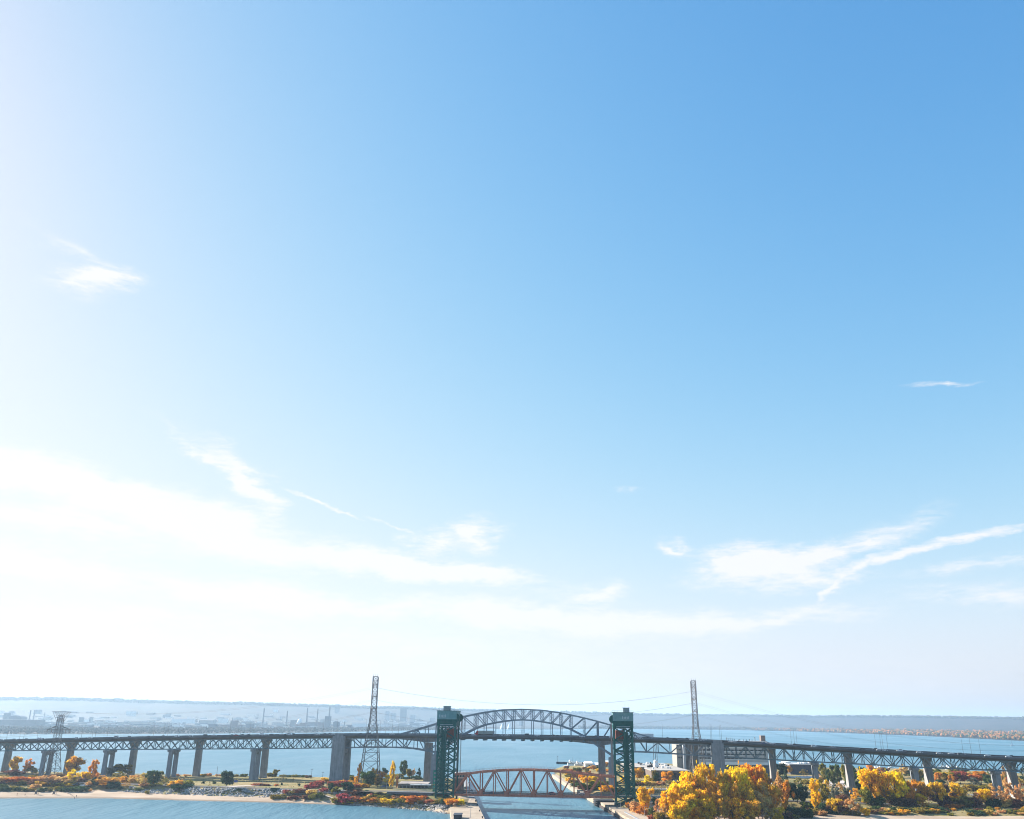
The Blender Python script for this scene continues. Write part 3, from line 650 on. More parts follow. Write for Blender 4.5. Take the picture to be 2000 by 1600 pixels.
def lift_tower(sg, label):
    s_in, s_out = (-55.4, -67.6) if sg < 0 else (56.5, 69.0)
    s_mid = s_in+(s_out-s_in)*.55; DT = 17.0; t0, t1 = -1.5, DT-1.5; zt = 53.5
    T = empty('lift_tower', lb((s_in+s_out)/2, LT/2, 3)); tag(T, label, 'tower')
    sl, sr = min(s_in, s_out), max(s_in, s_out)
    base = MB(); base.hexa([lb(sl-1.5, t0-2, -2), lb(sr+1.5, t0-2, -2), lb(sr+1.5, t1+2, -2), lb(sl-1.5, t1+2, -2), lb(sl-1, t0-1.5, 4.6), lb(sr+1, t0-1.5, 4.6), lb(sr+1, t1+1.5, 4.6), lb(sl-1, t1+1.5, 4.6)])
    base.build('foundation', mat('dark stained concrete', (.06, .07, .075), var=.3), T)
    bays = [4.6, 9.6, 16.5, 23.8, 31.0, 38.2, 45.5, zt]
    for t in (t0, t1):
        for s, w in ((s_in, 1.15), (s_mid, .9), (s_out, 1.15)): member('leg', lb(s, t, 4.4), lb(s, t, zt), 1.1, w, green_steel, T, LV)
        for z0, z1 in zip(bays, bays[1:]):
            member('strut', lb(s_in, t, z1), lb(s_out, t, z1), .6, .6, green_steel, T, LV)
            zm = (z0+z1)/2
            member('cross_brace', lb(s_in, t, z0), lb(s_mid, t, zm), .6, .65, green_steel, T, LV); member('cross_brace', lb(s_mid, t, zm), lb(s_in, t, z1), .6, .65, green_steel, T, LV)
            if z0 > 9:
                for q0, q1 in ((z0, zm), (zm, z1)):
                    member('lacing', lb(s_mid, t, q0), lb(s_out, t, q1), .4, .6, green_steel, T, LV); member('lacing', lb(s_out, t, q0), lb(s_mid, t, q1), .4, .6, green_steel, T, LV)
                member('strut', lb(s_mid, t, zm), lb(s_out, t, zm), .4, .4, green_steel, T, LV)
    for s in (s_in, s_out):
        for z0, z1 in zip(bays[1:], bays[2:]):
            member('side_strut', lb(s, t0, z1), lb(s, t1, z1), .55, .55, green_steel, T, (0, 0, 1)) if not (s == s_in and z1 < 30) else None
            if s == s_out or z0 > 30:
                member('side_brace', lb(s, t0, z0), lb(s, t1, z1), .45, .45, green_steel, T, LU); member('side_brace', lb(s, t1, z0), lb(s, t0, z1), .45, .45, green_steel, T, LU)
    for z in bays[1:]: member('side_strut', lb(s_mid, t0, z), lb(s_mid, t1, z), .45, .45, green_steel, T, (0, 0, 1))
    # enclosed stair and lift shaft inside the outer half
    a, b = sorted((s_mid+(s_out-s_mid)*.08, s_mid+(s_out-s_mid)*.52))
    sh = MB(); sh.hexa([lb(a, 2, 10.6), lb(b, 2, 10.6), lb(b, 6, 10.6), lb(a, 6, 10.6), lb(a, 2, zt-3), lb(b, 2, zt-3), lb(b, 6, zt-3), lb(a, 6, zt-3)])
    shaft = sh.build('lift_shaft', green_steel, T)
    for k in range(12):
        z = 12.5+k*3.2; fl = MB(); fl.beam(lb(b+.2, 1.2, z), lb(s_out-.6*(1 if sg > 0 else -1), 1.2, z+1.6), 1.2, .25, LV); fl.build('stair_flight', green_steel, shaft)
    # head: beam, machinery house, sheaves, ropes, counterweight
    h0, h1 = zt, 63.4
    hb = MB(); hb.hexa([lb(sl-.8, t0-.8, h0), lb(sr+.8, t0-.8, h0), lb(sr+.8, t1+.8, h0), lb(sl-.8, t1+.8, h0), lb(sl-.8, t0-.8, h0+4.4), lb(sr+.8, t0-.8, h0+4.4), lb(sr+.8, t1+.8, h0+4.4), lb(sl-.8, t1+.8, h0+4.4)])
    hb.build('head_frame', green_steel, T)
    for f in (.2, .5, .8):
        s = sl+(sr-sl)*f; member('head_stiffener', lb(s, t0-.95, h0), lb(s, t0-.95, h0+4.3), .3, .5, green_steel, T, LV)
    mh = MB(); mh.hexa([lb(sl-.9, t0-1, h0+4.42), lb(sr+.9, t0-1, h0+4.42), lb(sr+.9, t1+1, h0+4.42), lb(sl-.9, t1+1, h0+4.42), lb(sl-.9, t0-1, h1), lb(sr+.9, t0-1, h1), lb(sr+.9, t1+1, h1), lb(sl-.9, t1+1, h1)])
    house = mh.build('machinery_house', green_clad, T)
    rf = MB(); rf.hexa([lb(sl-1.2, t0-1.3, h1+.005), lb(sr+1.2, t0-1.3, h1+.005), lb(sr+1.2, t1+1.3, h1+.005), lb(sl-1.2, t1+1.3, h1+.005), lb(sl-1.2, t0-1.3, h1+.4), lb(sr+1.2, t0-1.3, h1+.4), lb(sr+1.2, t1+1.3, h1+.4), lb(sl-1.2, t1+1.3, h1+.4)])
    rf.build('roof', mat('green grey roof', (.12, .2, .19), var=.2), house)
    n = 10
    for k in range(n):                                          # corrugation ribs of the cladding
        s = sl-.6+(sr-sl+1.2)*k/(n-1); r = MB(); r.beam(lb(s, t0-1.04, h0+4.5), lb(s, t0-1.04, h1-.05), .12, .25, LV); r.build('cladding_rib', green_clad, house)
    o = .08 if sg < 0 else .48
    for k in range(5):
        s = sl+(sr-sl)*(o+.085*k); wn = MB(); wn.beam(lb(s, t0-1.1, h0+6.0), lb(s, t0-1.1, h0+7.3 if k % 4 else h0+7.6), .14, .55, LV); wn.build('window', mat('pale window', (.42, .5, .52), rough=.3, var=.2), house)
    ld = MB(); ld.beam(lb(sl+(sr-sl)*o-.4, t0-1.12, h0+5.75), lb(sl+(sr-sl)*(o+.37), t0-1.12, h0+5.75), .2, .25, LV); ld.build('window_sill', grey_light, house)
    pc = sl+(sr-sl)*(.40 if sg < 0 else .72)
    ph = MB(); ph.hexa([lb(pc-2.3, 3, h1+.41), lb(pc+2.1, 3, h1+.41), lb(pc+2.1, 9, h1+.41), lb(pc-2.3, 9, h1+.41), lb(pc-2.3, 3, h1+3.2), lb(pc+2.1, 3, h1+3.2), lb(pc+2.1, 9, h1+3.2), lb(pc-2.3, 9, h1+3.2)])
    ph.hexa([lb(pc-2.7, 2.6, h1+3.2), lb(pc+2.5, 2.6, h1+3.2), lb(pc+2.5, 9.4, h1+3.2), lb(pc-2.7, 9.4, h1+3.2), lb(pc-2.7, 2.6, h1+3.5), lb(pc+2.5, 2.6, h1+3.5), lb(pc+2.5, 9.4, h1+3.5), lb(pc-2.7, 9.4, h1+3.5)])
    pen = ph.build('penthouse', mat('grey metal hut', (.24, .27, .28), var=.12), T)
    an = MB()
    for dx in (-.8, 1.4): an.beam(lb(pc+dx, 5, h1+3.5), lb(pc+dx, 5, h1+6.2), .1, .1)
    an.build('aerial', galv, pen)
    rr = MB()
    for t in (t0-1.2, t1+1.2):
        rr.beam(lb(sl-1.1, t, h1+1.4), lb(sr+1.1, t, h1+1.4), .08, .08, LV)
        for k in range(9): s = sl-1.1+(sr-sl+2.2)*k/8; rr.beam(lb(s, t, h1+.4), lb(s, t, h1+1.4), .07, .07, LV)
    rr.build('roof_railing', galv, T)
    ctr = s_in-(.2 if sg > 0 else -.2)
    for t in (t0-.2, t1+.2):
        w = MB(); nn = 24
        for k in range(nn):
            a0, a1 = 2*math.pi*k/nn, 2*math.pi*(k+1)/nn
            for r0, r1, tt in ((2.4, 2.9, .5), (0, .6, .6), (.6, 2.4, .3)):
                P = []
                for aa, rr_ in ((a0, r0), (a1, r0), (a1, r1), (a0, r1)): P.append((ctr+rr_*math.cos(aa), h0+5.6+rr_*math.sin(aa)))
                w.hexa([lb(P[i][0], t-tt, P[i][1]) for i in range(4)]+[lb(P[i][0], t+tt, P[i][1]) for i in range(4)])
        for k in range(8):
            aa = math.pi*k/4; w.beam(lb(ctr+.6*math.cos(aa), t, h0+5.6+.6*math.sin(aa)), lb(ctr+2.5*math.cos(aa), t, h0+5.6+2.5*math.sin(aa)), .4, .3, LV)
        w.build('sheave', green_steel, T)
        rp = MB()
        se = s_in+(1.9 if sg < 0 else -1.9)
        for k in (-.5, 0, .5): rp.tube([lb(se+k*.3, t+k, 21.8), lb(se+k*.3, t+k, h0+5.4)], .09, 5)
        rp.build('hoist_rope', galv, T)
    a, b = sorted((s_in+(1 if sg > 0 else -1)*1.0*(1), s_mid-(1 if sg > 0 else -1)*.6))
    cw = MB(); cw.hexa([lb(a, t0+2, 45), lb(b, t0+2, 45), lb(b, t1-2, 45), lb(a, t1-2, 45), lb(a, t0+2, 51.8), lb(b, t0+2, 51.8), lb(b, t1-2, 51.8), lb(a, t1-2, 51.8)])
    cwo = cw.build('counterweight', rust_block, T)
    for k in (.25, .75):
        s = a+(b-a)*k; c = MB(); c.beam(lb(s, (t0+t1)/2, 51.8), lb(s, (t0+t1)/2, zt+.5), .3, .3); c.build('hanger', galv, cwo)
    wl = MB(); wl.beam(lb(sl+1.5, t0-1.3, h0-.15), lb(sr-1.5, t0-1.3, h0-.15), 1.1, .16, LV); wl.beam(lb(sl+1.5, t0-1.8, h0+.9), lb(sr-1.5, t0-1.8, h0+.9), .1, .14, LV)
    wl.build('service_walkway', mat('pale handrail paint', (.5, .55, .54), var=.1), T)
    # roadway through the tower
    rd = MB(); rd.hexa([lb(sl-1, 1, 8.7), lb(sr+.4, 1, 8.7), lb(sr+.4, LT-1, 8.7), lb(sl-1, LT-1, 8.7), lb(sl-1, 1, 9.65), lb(sr+.4, 1, 9.65), lb(sr+.4, LT-1, 9.65), lb(sl-1, LT-1, 9.65)])
    rd.build('roadway', fascia, T)
    return T
lift_tower(-1, 'green steel lift tower at the left end of the brown span')
lift_tower(1, 'green steel lift tower at the right end of the brown span')
# approach spans at both ends
def approach(name, p, q, label):
    p = Vector(p); q = Vector(q); d = (q-p).normalized(); n = Vector((-d.y, d.x, 0))
    o = empty(name, (p+q)/2-Vector((0, 0, 4))); tag(o, label, 'bridge')
    b = MB(); u = Vector((0, 0, 1.5)); b.hexa([p-n*5.6-u, q-n*5.6-u, q+n*5.6-u, p+n*5.6-u, p-n*5.6, q-n*5.6, q+n*5.6, p+n*5.6]); b.build('deck', fascia, o)
    for s_ in (-1, 1):
        r = MB(); L_ = (q-p).length; k = int(L_/2.2)
        for hz in (.6, 1.15): r.beam(p+n*5.3*s_+Vector((0, 0, hz)), q+n*5.3*s_+Vector((0, 0, hz)), .12, .14)
        for i in range(k+1): c = p.lerp(q, i/k)+n*5.3*s_; r.beam(c, c+Vector((0, 0, 1.15)), .1, .1)
        r.build('guard_rail', grey_light, o)
        c = MB(); m_ = q-d*1.5; c.box(m_.x-1.2, m_.x+1.2, m_.y+n.y*3.6*s_-1.2, m_.y+n.y*3.6*s_+1.2, 1, p.z-1.5); c.build('abutment', concrete, o)
approach('approach_span', lb(-69.2, LT/2, 9.6), Vector((-84, 669, 9.4)), 'short dark road span left of the left green tower')
approach('approach_span', lb(70.6, LT/2, 9.6), Vector((118, 645, 9.5)), 'short dark road span right of the right green tower')
# ---------------------------------------------------------------- power pylons and lines
def lattice(b, P, lv, wid, br=.16, leg=.32):
    """square lattice mast; lv levels, wid(level) half width -> list of corner rings"""
    rings = []
    for z in lv:
        w = wid(z); rings.append([P+Vector((sx*w, sy*w, z)) for sx, sy in ((-1, -1), (1, -1), (1, 1), (-1, 1))])
    for a, c in zip(rings, rings[1:]):
        for k in range(4):
            b.beam(a[k], c[k], leg, leg); j = (k+1) % 4
            b.beam(a[k], c[j], br, br); b.beam(a[j], c[k], br, br); b.beam(c[k], c[j], br, br)
    return rings
def tall_pylon(px, py_top, px_base, Y, label, flip=False):
    top = at_range(px, py_top, Y); g = ground_z(top.x, Y); P = Vector((top.x, Y, g)); Hh = top.z-g
    o = empty('power_pylon', P); tag(o, label, 'pylon')
    def wid(z):
        f = z/Hh
        return interp([(0, 8.2), (.38, 5.2), (.59, 2.6), (.72, 2.2), (1, 2.1)], f) if not flip else interp([(0, 7.6), (.41, 3.8), (.56, 2.2), (.8, 2.1), (1, 2.1)], f)
    b = MB(); lattice(b, P, [0, Hh*.11, Hh*.22, Hh*.30], wid, .22, .55); b.build('leg_frame', galv, o)
    b = MB(); lv = [Hh*.30+(Hh*.62-Hh*.30)*i/6 for i in range(7)]; lattice(b, P, lv, wid, .2, .45); b.build('body', galv, o)
    b = MB(); lv = [Hh*.62+(Hh-Hh*.62)*i/11 for i in range(12)]; lattice(b, P, lv, wid, .18, .40); b.build('mast', galv, o)
    for f in (.70, .815, .93):
        a = MB(); z = Hh*f
        for s_ in (-1, 1):
            tip = P+Vector((0, s_*9.0, z)); w = wid(z)
            for sx in (-w, w):
                a.beam(P+Vector((sx, s_*w, z)), tip, .3, .3); a.beam(P+Vector((sx, s_*w, z+2.6)), tip, .22, .22)
        a.beam(P+Vector((-wid(z)-.3, -wid(z), z)), P+Vector((wid(z)+.3, -wid(z), z)), .45, .55); a.build('crossarm', galv, o)
        for s_ in (-1, 1):
            n = MB(); n.tube([P+Vector((0, s_*8.7, z)), P+Vector((0, s_*8.7, z-2.8))], .22, 6); n.build('insulator', mat('insulator', (.16, .1, .08)), o)
    pf = MB()
    for sx in (-1, 0, 1): pf.beam(P+Vector((sx*1.8, -1.9, Hh)), P+Vector((sx*1.8, -1.9, Hh+2.0)), .14, .14)
    pf.beam(P+Vector((-2.2, -1.9, Hh)), P+Vector((2.2, -1.9, Hh)), .5, .5); pf.build('top_frame', galv, o)
    return P, Hh
PY1, H1 = tall_pylon(734, 1322, 739, 768, 'tall narrow lattice pylon left of the left green tower')
PY2, H2 = tall_pylon(1353.5, 1330, 1365, 842, 'tall narrow lattice pylon right of the right green tower', True)
def low_pylon(px, py_top, Y):
    top = at_range(px, py_top, Y); g = ground_z(top.x, Y); P = Vector((top.x, Y, g)); Hh = top.z-g
    o = empty('power_pylon', P); tag(o, 'shorter lattice pylon with flared top and crossarms at far left', 'pylon')
    wid = lambda z: interp([(0, 6.5), (.35, 3.6), (.55, 2.7), (.8, 2.1), (1, 1.9)], z/Hh)
    b = MB(); lattice(b, P, [0, Hh*.12, Hh*.24, Hh*.35], wid, .22, .4); b.build('leg_frame', galv, o)
    b = MB(); lattice(b, P, [Hh*.35+Hh*.6*i/8 for i in range(9)], wid, .16, .34); b.build('mast', galv, o)
    b = MB(); a = Hh*.84
    for sy in (-2, 2):
        b.beam(P+Vector((-7.6, sy, Hh)), P+Vector((7.6, sy, Hh)), .45, .45); b.beam(P+Vector((-2, sy, a)), P+Vector((-7.2, sy, Hh)), .25, .25); b.beam(P+Vector((2, sy, a)), P+Vector((7.2, sy, Hh)), .25, .25)
        for k in (-4.5, 4.5): b.beam(P+Vector((k*.45, sy, Hh*.95)), P+Vector((k, sy, Hh)), .25, .25)
        b.beam(P+Vector((-2, sy, a)), P+Vector((2.2, sy, Hh)), .25, .25); b.beam(P+Vector((2, sy, a)), P+Vector((-2.2, sy, Hh)), .25, .25)
    b.build('head', galv, o)
    b = MB(); z = Hh*.72
    for s_ in (-1, 1):
        for sy in (-1.8, 1.8):
            b.beam(P+Vector((s_*2, sy, z)), P+Vector((s_*11, 0, z)), .5, .5); b.beam(P+Vector((s_*2, sy, z+3)), P+Vector((s_*11, 0, z)), .35, .35)
    b.build('crossarm', galv, o)
    for x in (-10.3, -6.5, 6.5, 10.3):
        n = MB(); n.tube([P+Vector((x, 0, z)), P+Vector((x, 0, z-2.4))], .25, 6); n.build('insulator', mat('insulator', (.16, .1, .08)), o)
    return P, Hh
PY0, H0 = low_pylon(121, 1390.5, 836)
wire_m = mat('aluminium conductor', (.22, .22, .23), var=.1)
def wire(a, b, sag, label, r=.042):
    a = Vector(a); b = Vector(b); n = 24
    pts = [a.lerp(b, i/n)-Vector((0, 0, 4*sag*(i/n)*(1-i/n))) for i in range(n+1)]
    m = MB(); m.tube(pts, r, 4); tag(m.build('power_cable', wire_m), label, 'cable', 'overhead power cables')
V_ = Vector
for f, nm in ((.70, 'lowest'), (.815, 'middle'), (.93, 'top')):
    for s_, sd_ in ((-1, 'near'), (1, 'far')):
        wire(PY1+V_((0, s_*8.7, H1*f-2.8)), PY2+V_((0, s_*8.7, H2*f-2.8)), 13, f'{nm} {sd_} power cable slung between the two tall pylons')
        wire(PY2+V_((0, s_*8.7, H2*f-2.8)), V_((620, 930+s_*8, 20+f*26)), 20, f'{nm} {sd_} power cable falling away right from the right tall pylon')
        wire(PY1+V_((0, s_*8.7, H1*f-2.8)), PY0+V_((s_*(10.3 if f < .9 else 7.4), 0, H0*(.72 if f < .9 else 1)-2.4 if f < .9 else H0)) if f != .815 else PY0+V_((s_*6.5, 0, H0*.72-2.4)), 9, f'{nm} {sd_} power cable between left tall pylon and shorter pylon')
for x in (-10.3, -6.5, 6.5, 10.3): wire(PY0+V_((x, 0, H0*.72-2.4)), PY0+V_((x-300, 60, H0*.66)), 7, f'power cable leaving the shorter pylon leftwards from its {"outer" if abs(x) > 8 else "inner"} {"left" if x < 0 else "right"} arm')
# ---------------------------------------------------------------- vehicles and lamps on the bridges
car_paint = {c: mat('car paint '+c, v, rough=.3, var=.03, spec=.6) for c, v in dict(white=(.75, .75, .76), black=(.02, .02, .022), grey=(.13, .135, .14), silver=(.42, .43, .45), red=(.35, .03, .03), blue=(.05, .09, .2)).items()}
tyre = mat('tyre rubber', (.015, .015, .015)); lens = mat('headlamp lens', (.8, .8, .78), rough=.15, var=.02)
def car_mesh(van=False):
    b = MB(); W = .9
    prof = [(-2.2, .3), (-2.25, .75), (-2.1, .95), (-1.6, 1.0), (-1.0, 1.42), (.35, 1.45), (1.05, 1.0), (2.05, .85), (2.2, .6), (2.2, .3)] if not van else \
           [(-2.4, .35), (-2.45, 1.1), (-2.3, 1.85), (.6, 1.9), (1.35, 1.2), (2.2, 1.0), (2.35, .6), (2.35, .35)]
    def ins(z): return W if z < 1.02 else W-.16*(z-1.02)/.45
    n = len(b.v); k = len(prof)
    for sy in (-1, 1):
        for x, z in prof: b.v.append((x, sy*ins(z), z))
    for i in range(k):
        j = (i+1) % k; g = prof[i][1] > .98 and prof[j][1] > .98 and abs(prof[i][1]-prof[j][1]) > .2
        b.f.append((n+i, n+j, n+k+j, n+k+i)); b.mi.append(1 if g else 0)
    b.f.append(tuple(n+i for i in range(k))); b.mi.append(0); b.f.append(tuple(n+k+i for i in range(k))[::-1]); b.mi.append(0)
    for sy in (-1, 1):                                          # side glass
        if van: q = [(-1.9, 1.2), (.75, 1.2), (.35, 1.7), (-1.9, 1.7)]
        else: q = [(-1.25, 1.03), (.75, 1.03), (.2, 1.36), (-.9, 1.36)]
        P = [(x, sy*(ins(z)+.012), z) for x, z in q]; b.quad(*(P if sy < 0 else P[::-1]), mi=1)
    for x in (-1.35, 1.35):
        for sy in (-1, 1): b.tube([(x, sy*.70, .33), (x, sy*.93, .33)], .33, 10, 2)
    for sy in (-.65, .65): b.box(2.12, 2.22, sy-.16, sy+.16, .62, .78, 3); b.box(-2.27, -2.17, sy-.14, sy+.14, .72, .86, 4)
    return b.mesh('van' if van else 'car', (car_paint['white'], glass_dark, tyre, lens, mat('tail lamp', (.3, .02, .02))))
CARM, VANM = car_mesh(), car_mesh(True)
def put_car(P, d, colour, van, place):
    o = obj('van' if van else 'car', VANM if van else CARM, None, None, Matrix.Translation(P) @ Matrix.Rotation(math.atan2(d.y, d.x), 4, 'Z'))
    if colour != 'white': o.material_slots[0].link = 'OBJECT'; o.material_slots[0].material = car_paint[colour]
    later_label(o, P[0], f'{colour} {"van" if van else "car"}', place, 'van' if van else 'car', f'{colour} vehicles {place}')
def section(s):
    if s < -162: return 'on the high bridge left of the big pier'
    if s < -60: return 'on the high bridge between pier and left tower'
    if s < 62: return 'on the high bridge under the arch'
    if s < 162: return 'on the high bridge between right tower and pier'
    return 'on the high bridge right of the big pier'
# px, lane 0 near bridge (driving left) .. , colour
CARS = [(4, 1, 'white'), (29, 0, 'grey'), (52, 2, 'black'), (78, 0, 'white'), (84, 1, 'silver'), (112, 2, 'grey'), (150, 1, 'white'), (176, 0, 'white'), (228, 2, 'grey'), (228, 0, 'silver'), (252, 3, 'grey'), (290, 2, 'black'), (318, 3, 'black'), (345, 0, 'white'), (372, 1, 'white'), (402, 0, 'black'), (418, 1, 'silver'), (452, 2, 'black'), (461, 0, 'red'), (473, 3, 'grey'), (486, 1, 'black'), (512, 0, 'white'), (520, 1, 'white'), (531, 0, 'black'), (550, 2, 'silver'), (560, 1, 'black'), (572, 3, 'black'), (565, 0, 'white'), (619, 0, 'white'), (634, 2, 'grey'), (644, 3, 'black'), (648, 0, 'white'), (704, 2, 'black'), (722, 1, 'grey'), (765, 1, 'white'), (812, 2, 'grey'),
        (925, 0, 'white'), (981, 0, 'silver'), (990, 1, 'white'), (1028, 3, 'black'), (1049, 0, 'white'), (1080, 3, 'black'), (1089, 2, 'black'), (1137, 0, 'white'), (1163, 3, 'black'), (1195, 1, 'white'),
        (1250, 0, 'white'), (1303, 3, 'grey'), (1318, 0, 'black'), (1341, 3, 'black'), (1351, 0, 'white'), (1369, 0, 'silver'), (1375, 3, 'white'), (1412, 2, 'black'), (1416, 1, 'black'), (1428, 1, 'white'), (1434, 0, 'white'), (1460, 1, 'grey'), (1492, 0, 'blue'), (1499, 3, 'white'), (1509, 1, 'white'), (1543, 2, 'white'), (1551, 3, 'black'), (1590, 0, 'white'), (1626, 2, 'silver'), (1683, 1, 'black'), (1709, 3, 'black'), (1717, 1, 'white'), (1727, 1, 'white'), (1756, 2, 'white'), (1775, 1, 'black'), (1795, 0, 'white'), (1834, 0, 'white'), (1857, 2, 'white'), (1879, 2, 'silver'), (1876, 0, 'grey'), (1928, 0, 'white'), (1937, 2, 'black'), (1969, 1, 'white'), (1974, 3, 'black')]
for i, (px, ln, colr) in enumerate(CARS):
    t = [-.4, 3.2, 9.2, GT+6.5][ln]; s, _ = sky_s(px, 1440 if px < 1300 else 1440+(px-1300)*.05, t)
    put_car(sw(s, t, road_z(s)+.07), SU if ln < 2 else -SU, colr, i % 6 == 3, section(s))
def truck(s, t, cabm=None, trm=None):
    P = sw(s, t, road_z(s)+.07); o = empty('lorry', P, math.atan2(-SU.y, -SU.x)); M4 = WORLD[o.name]
    red = cabm or mat('red lorry paint', (.42, .03, .025), rough=.35, var=.05)
    def part(b, n, m, par=o): return b.build(n, m, par, mw=M4)
    c = MB(); k = [(5.2, .6), (7.7, .6), (8.3, .8), (8.3, 1.75), (7.2, 2.05), (6.9, 3.0), (6.0, 3.85), (5.2, 3.9)]; n = len(k)
    for sy in (-1.22, 1.22): c.v += [(x, sy, z) for x, z in k]
    for i in range(n): c.f.append((i, (i+1) % n, n+(i+1) % n, n+i)); c.mi.append(0)
    c.f.append(tuple(range(n))); c.f.append(tuple(range(n, 2*n))[::-1]); c.mi += [0, 0]; cab = part(c, 'cab', red)
    w = MB(); w.quad((7.24, -1.05, 2.1), (7.24, 1.05, 2.1), (6.95, 1.0, 2.95), (6.95, -1.0, 2.95)); part(w, 'windscreen', glass_dark, cab)
    for sy in (-1.235, 1.235): w = MB(); w.quad((6.0, sy, 2.05), (7.0, sy, 2.05), (6.75, sy, 2.8), (6.0, sy, 2.8)); part(w, 'side_window', glass_dark, cab)
    b = MB(); b.box(-9.2, 4.8, -1.28, 1.28, 1.2, 4.05); part(b, 'trailer', trm or mat('pale trailer side', (.36, .38, .36), var=.1))
    b = MB(); b.box(-9, 4.8, -.9, .9, .85, 1.2); part(b, 'chassis', dark)
    for x in (7.3, 4.3, 3.1, -6.6, -7.8):
        for sy in (-1, 1): b = MB(); b.tube([(x, sy*.85, .5), (x, sy*1.25, .5)], .5, 10); part(b, 'wheel', tyre)
    return o
tag(truck(sky_s(945, 1436, 9.2)[0], 9.2), 'red lorry with a long pale trailer crossing under the arch', 'lorry')
tag(truck(sky_s(1255, 1440, 9.2)[0], 9.2, car_paint['white'], mat('white trailer side', (.6, .62, .64), var=.08)), 'white lorry with a long white trailer just right of the right green tower', 'lorry')
def lamp_mesh():
    b = MB(); b.tube([(0, 0, 0), (0, 0, 11.6)], [.13, .07], 6); b.tube([(0, 0, 11.5), (.2, 1.4, 12.0), (.2, 2.4, 12.1)], .06, 5)
    b.hexa([(.0, 2.2, 12.02), (.4, 2.2, 12.02), (.4, 3.1, 12.02), (0, 3.1, 12.02), (.05, 2.2, 12.2), (.35, 2.2, 12.2), (.35, 3.1, 12.16), (.05, 3.1, 12.16)]); return b.mesh('street_lamp', (galv,))
LAMPM = lamp_mesh()
for px, side in [(15, 0), (40, 1), (48, 0), (74, 1), (160, 0), (181, 1), (187, 0), (210, 1), (300, 0), (320, 1), (328, 0), (348, 1), (449, 0), (465, 1), (470, 0), (488, 1), (599, 0), (614, 1), (616, 0), (631, 1), (658, 0), (715, 0), (742, 1), (753, 0), (766, 1), (778, 0), (1294, 0), (1388, 1), (1390, 0), (1406, 1), (1409, 0), (1545, 0), (1551, 1), (1556, 0), (1710, 0), (1720, 1), (1724, 0), (1733, 1), (1880, 0), (1896, 1), (1914, 0)]:
    t = 14.0 if side == 0 else GT+16.6; s, _ = sky_s(px, 1432 if px < 1300 else 1432+(px-1300)*.05, t)
    o = obj('street_lamp', LAMPM, None, None, Matrix.Translation(sw(s, t, road_z(s)+1.0)) @ Matrix.Rotation(-PHI+math.pi, 4, 'Z'))
    later_label(o, px, 'thin lamp mast', 'on the bridge left of the big pier' if px < 640 else 'on the bridge between pier and arch' if px < 800 else 'on the bridge right of the arch', 'street lamp', 'lamp masts on the high bridge')
# vehicles on the lift span and roads
for s, t, c, v in ((-29, 4, 'blue', False), (-21, 9, 'grey', False), (13, 4.5, 'red', True), (33, 9, 'silver', False)):
    put_car(lb(s, t, ZB+.72), LU if t < 7 else -LU, c, v, 'crossing the brown lift span')
# ---------------------------------------------------------------- trees
LEAF = dict(
    Y=leaf_mat('bright yellow leaves', (.70, .40, .01), (.95, .62, .018), .52, (.42, .32, .05)), G=leaf_mat('golden leaves', (.60, .31, .02), (.90, .52, .04), .52, (.40, .24, .07)),
    O=leaf_mat('orange leaves', (.46, .175, .025), (.70, .33, .05), .48, (.33, .20, .06)), T=leaf_mat('tan thinning leaves', (.48, .29, .09), (.76, .50, .18), .5, (.36, .25, .13)),
    V=leaf_mat('olive leaves', (.14, .12, .02), (.36, .28, .045), .45), N=leaf_mat('green leaves', (.04, .07, .022), (.13, .16, .045), .4),
    D=leaf_mat('dark green leaves', (.026, .055, .03), (.065, .10, .045), .3), R=leaf_mat('crimson leaves', (.26, .055, .04), (.44, .13, .085), .45),
    M=leaf_mat('maroon brown leaves', (.12, .055, .035), (.25, .125, .07), .38), S=leaf_mat('silvery leaves', (.08, .095, .07), (.17, .18, .14), .3))
COLN = dict(Y='bright yellow', G='golden', O='orange', T='thinning tan', V='olive green', N='green', D='dark green', R='crimson', M='maroon brown', S='silvery green')
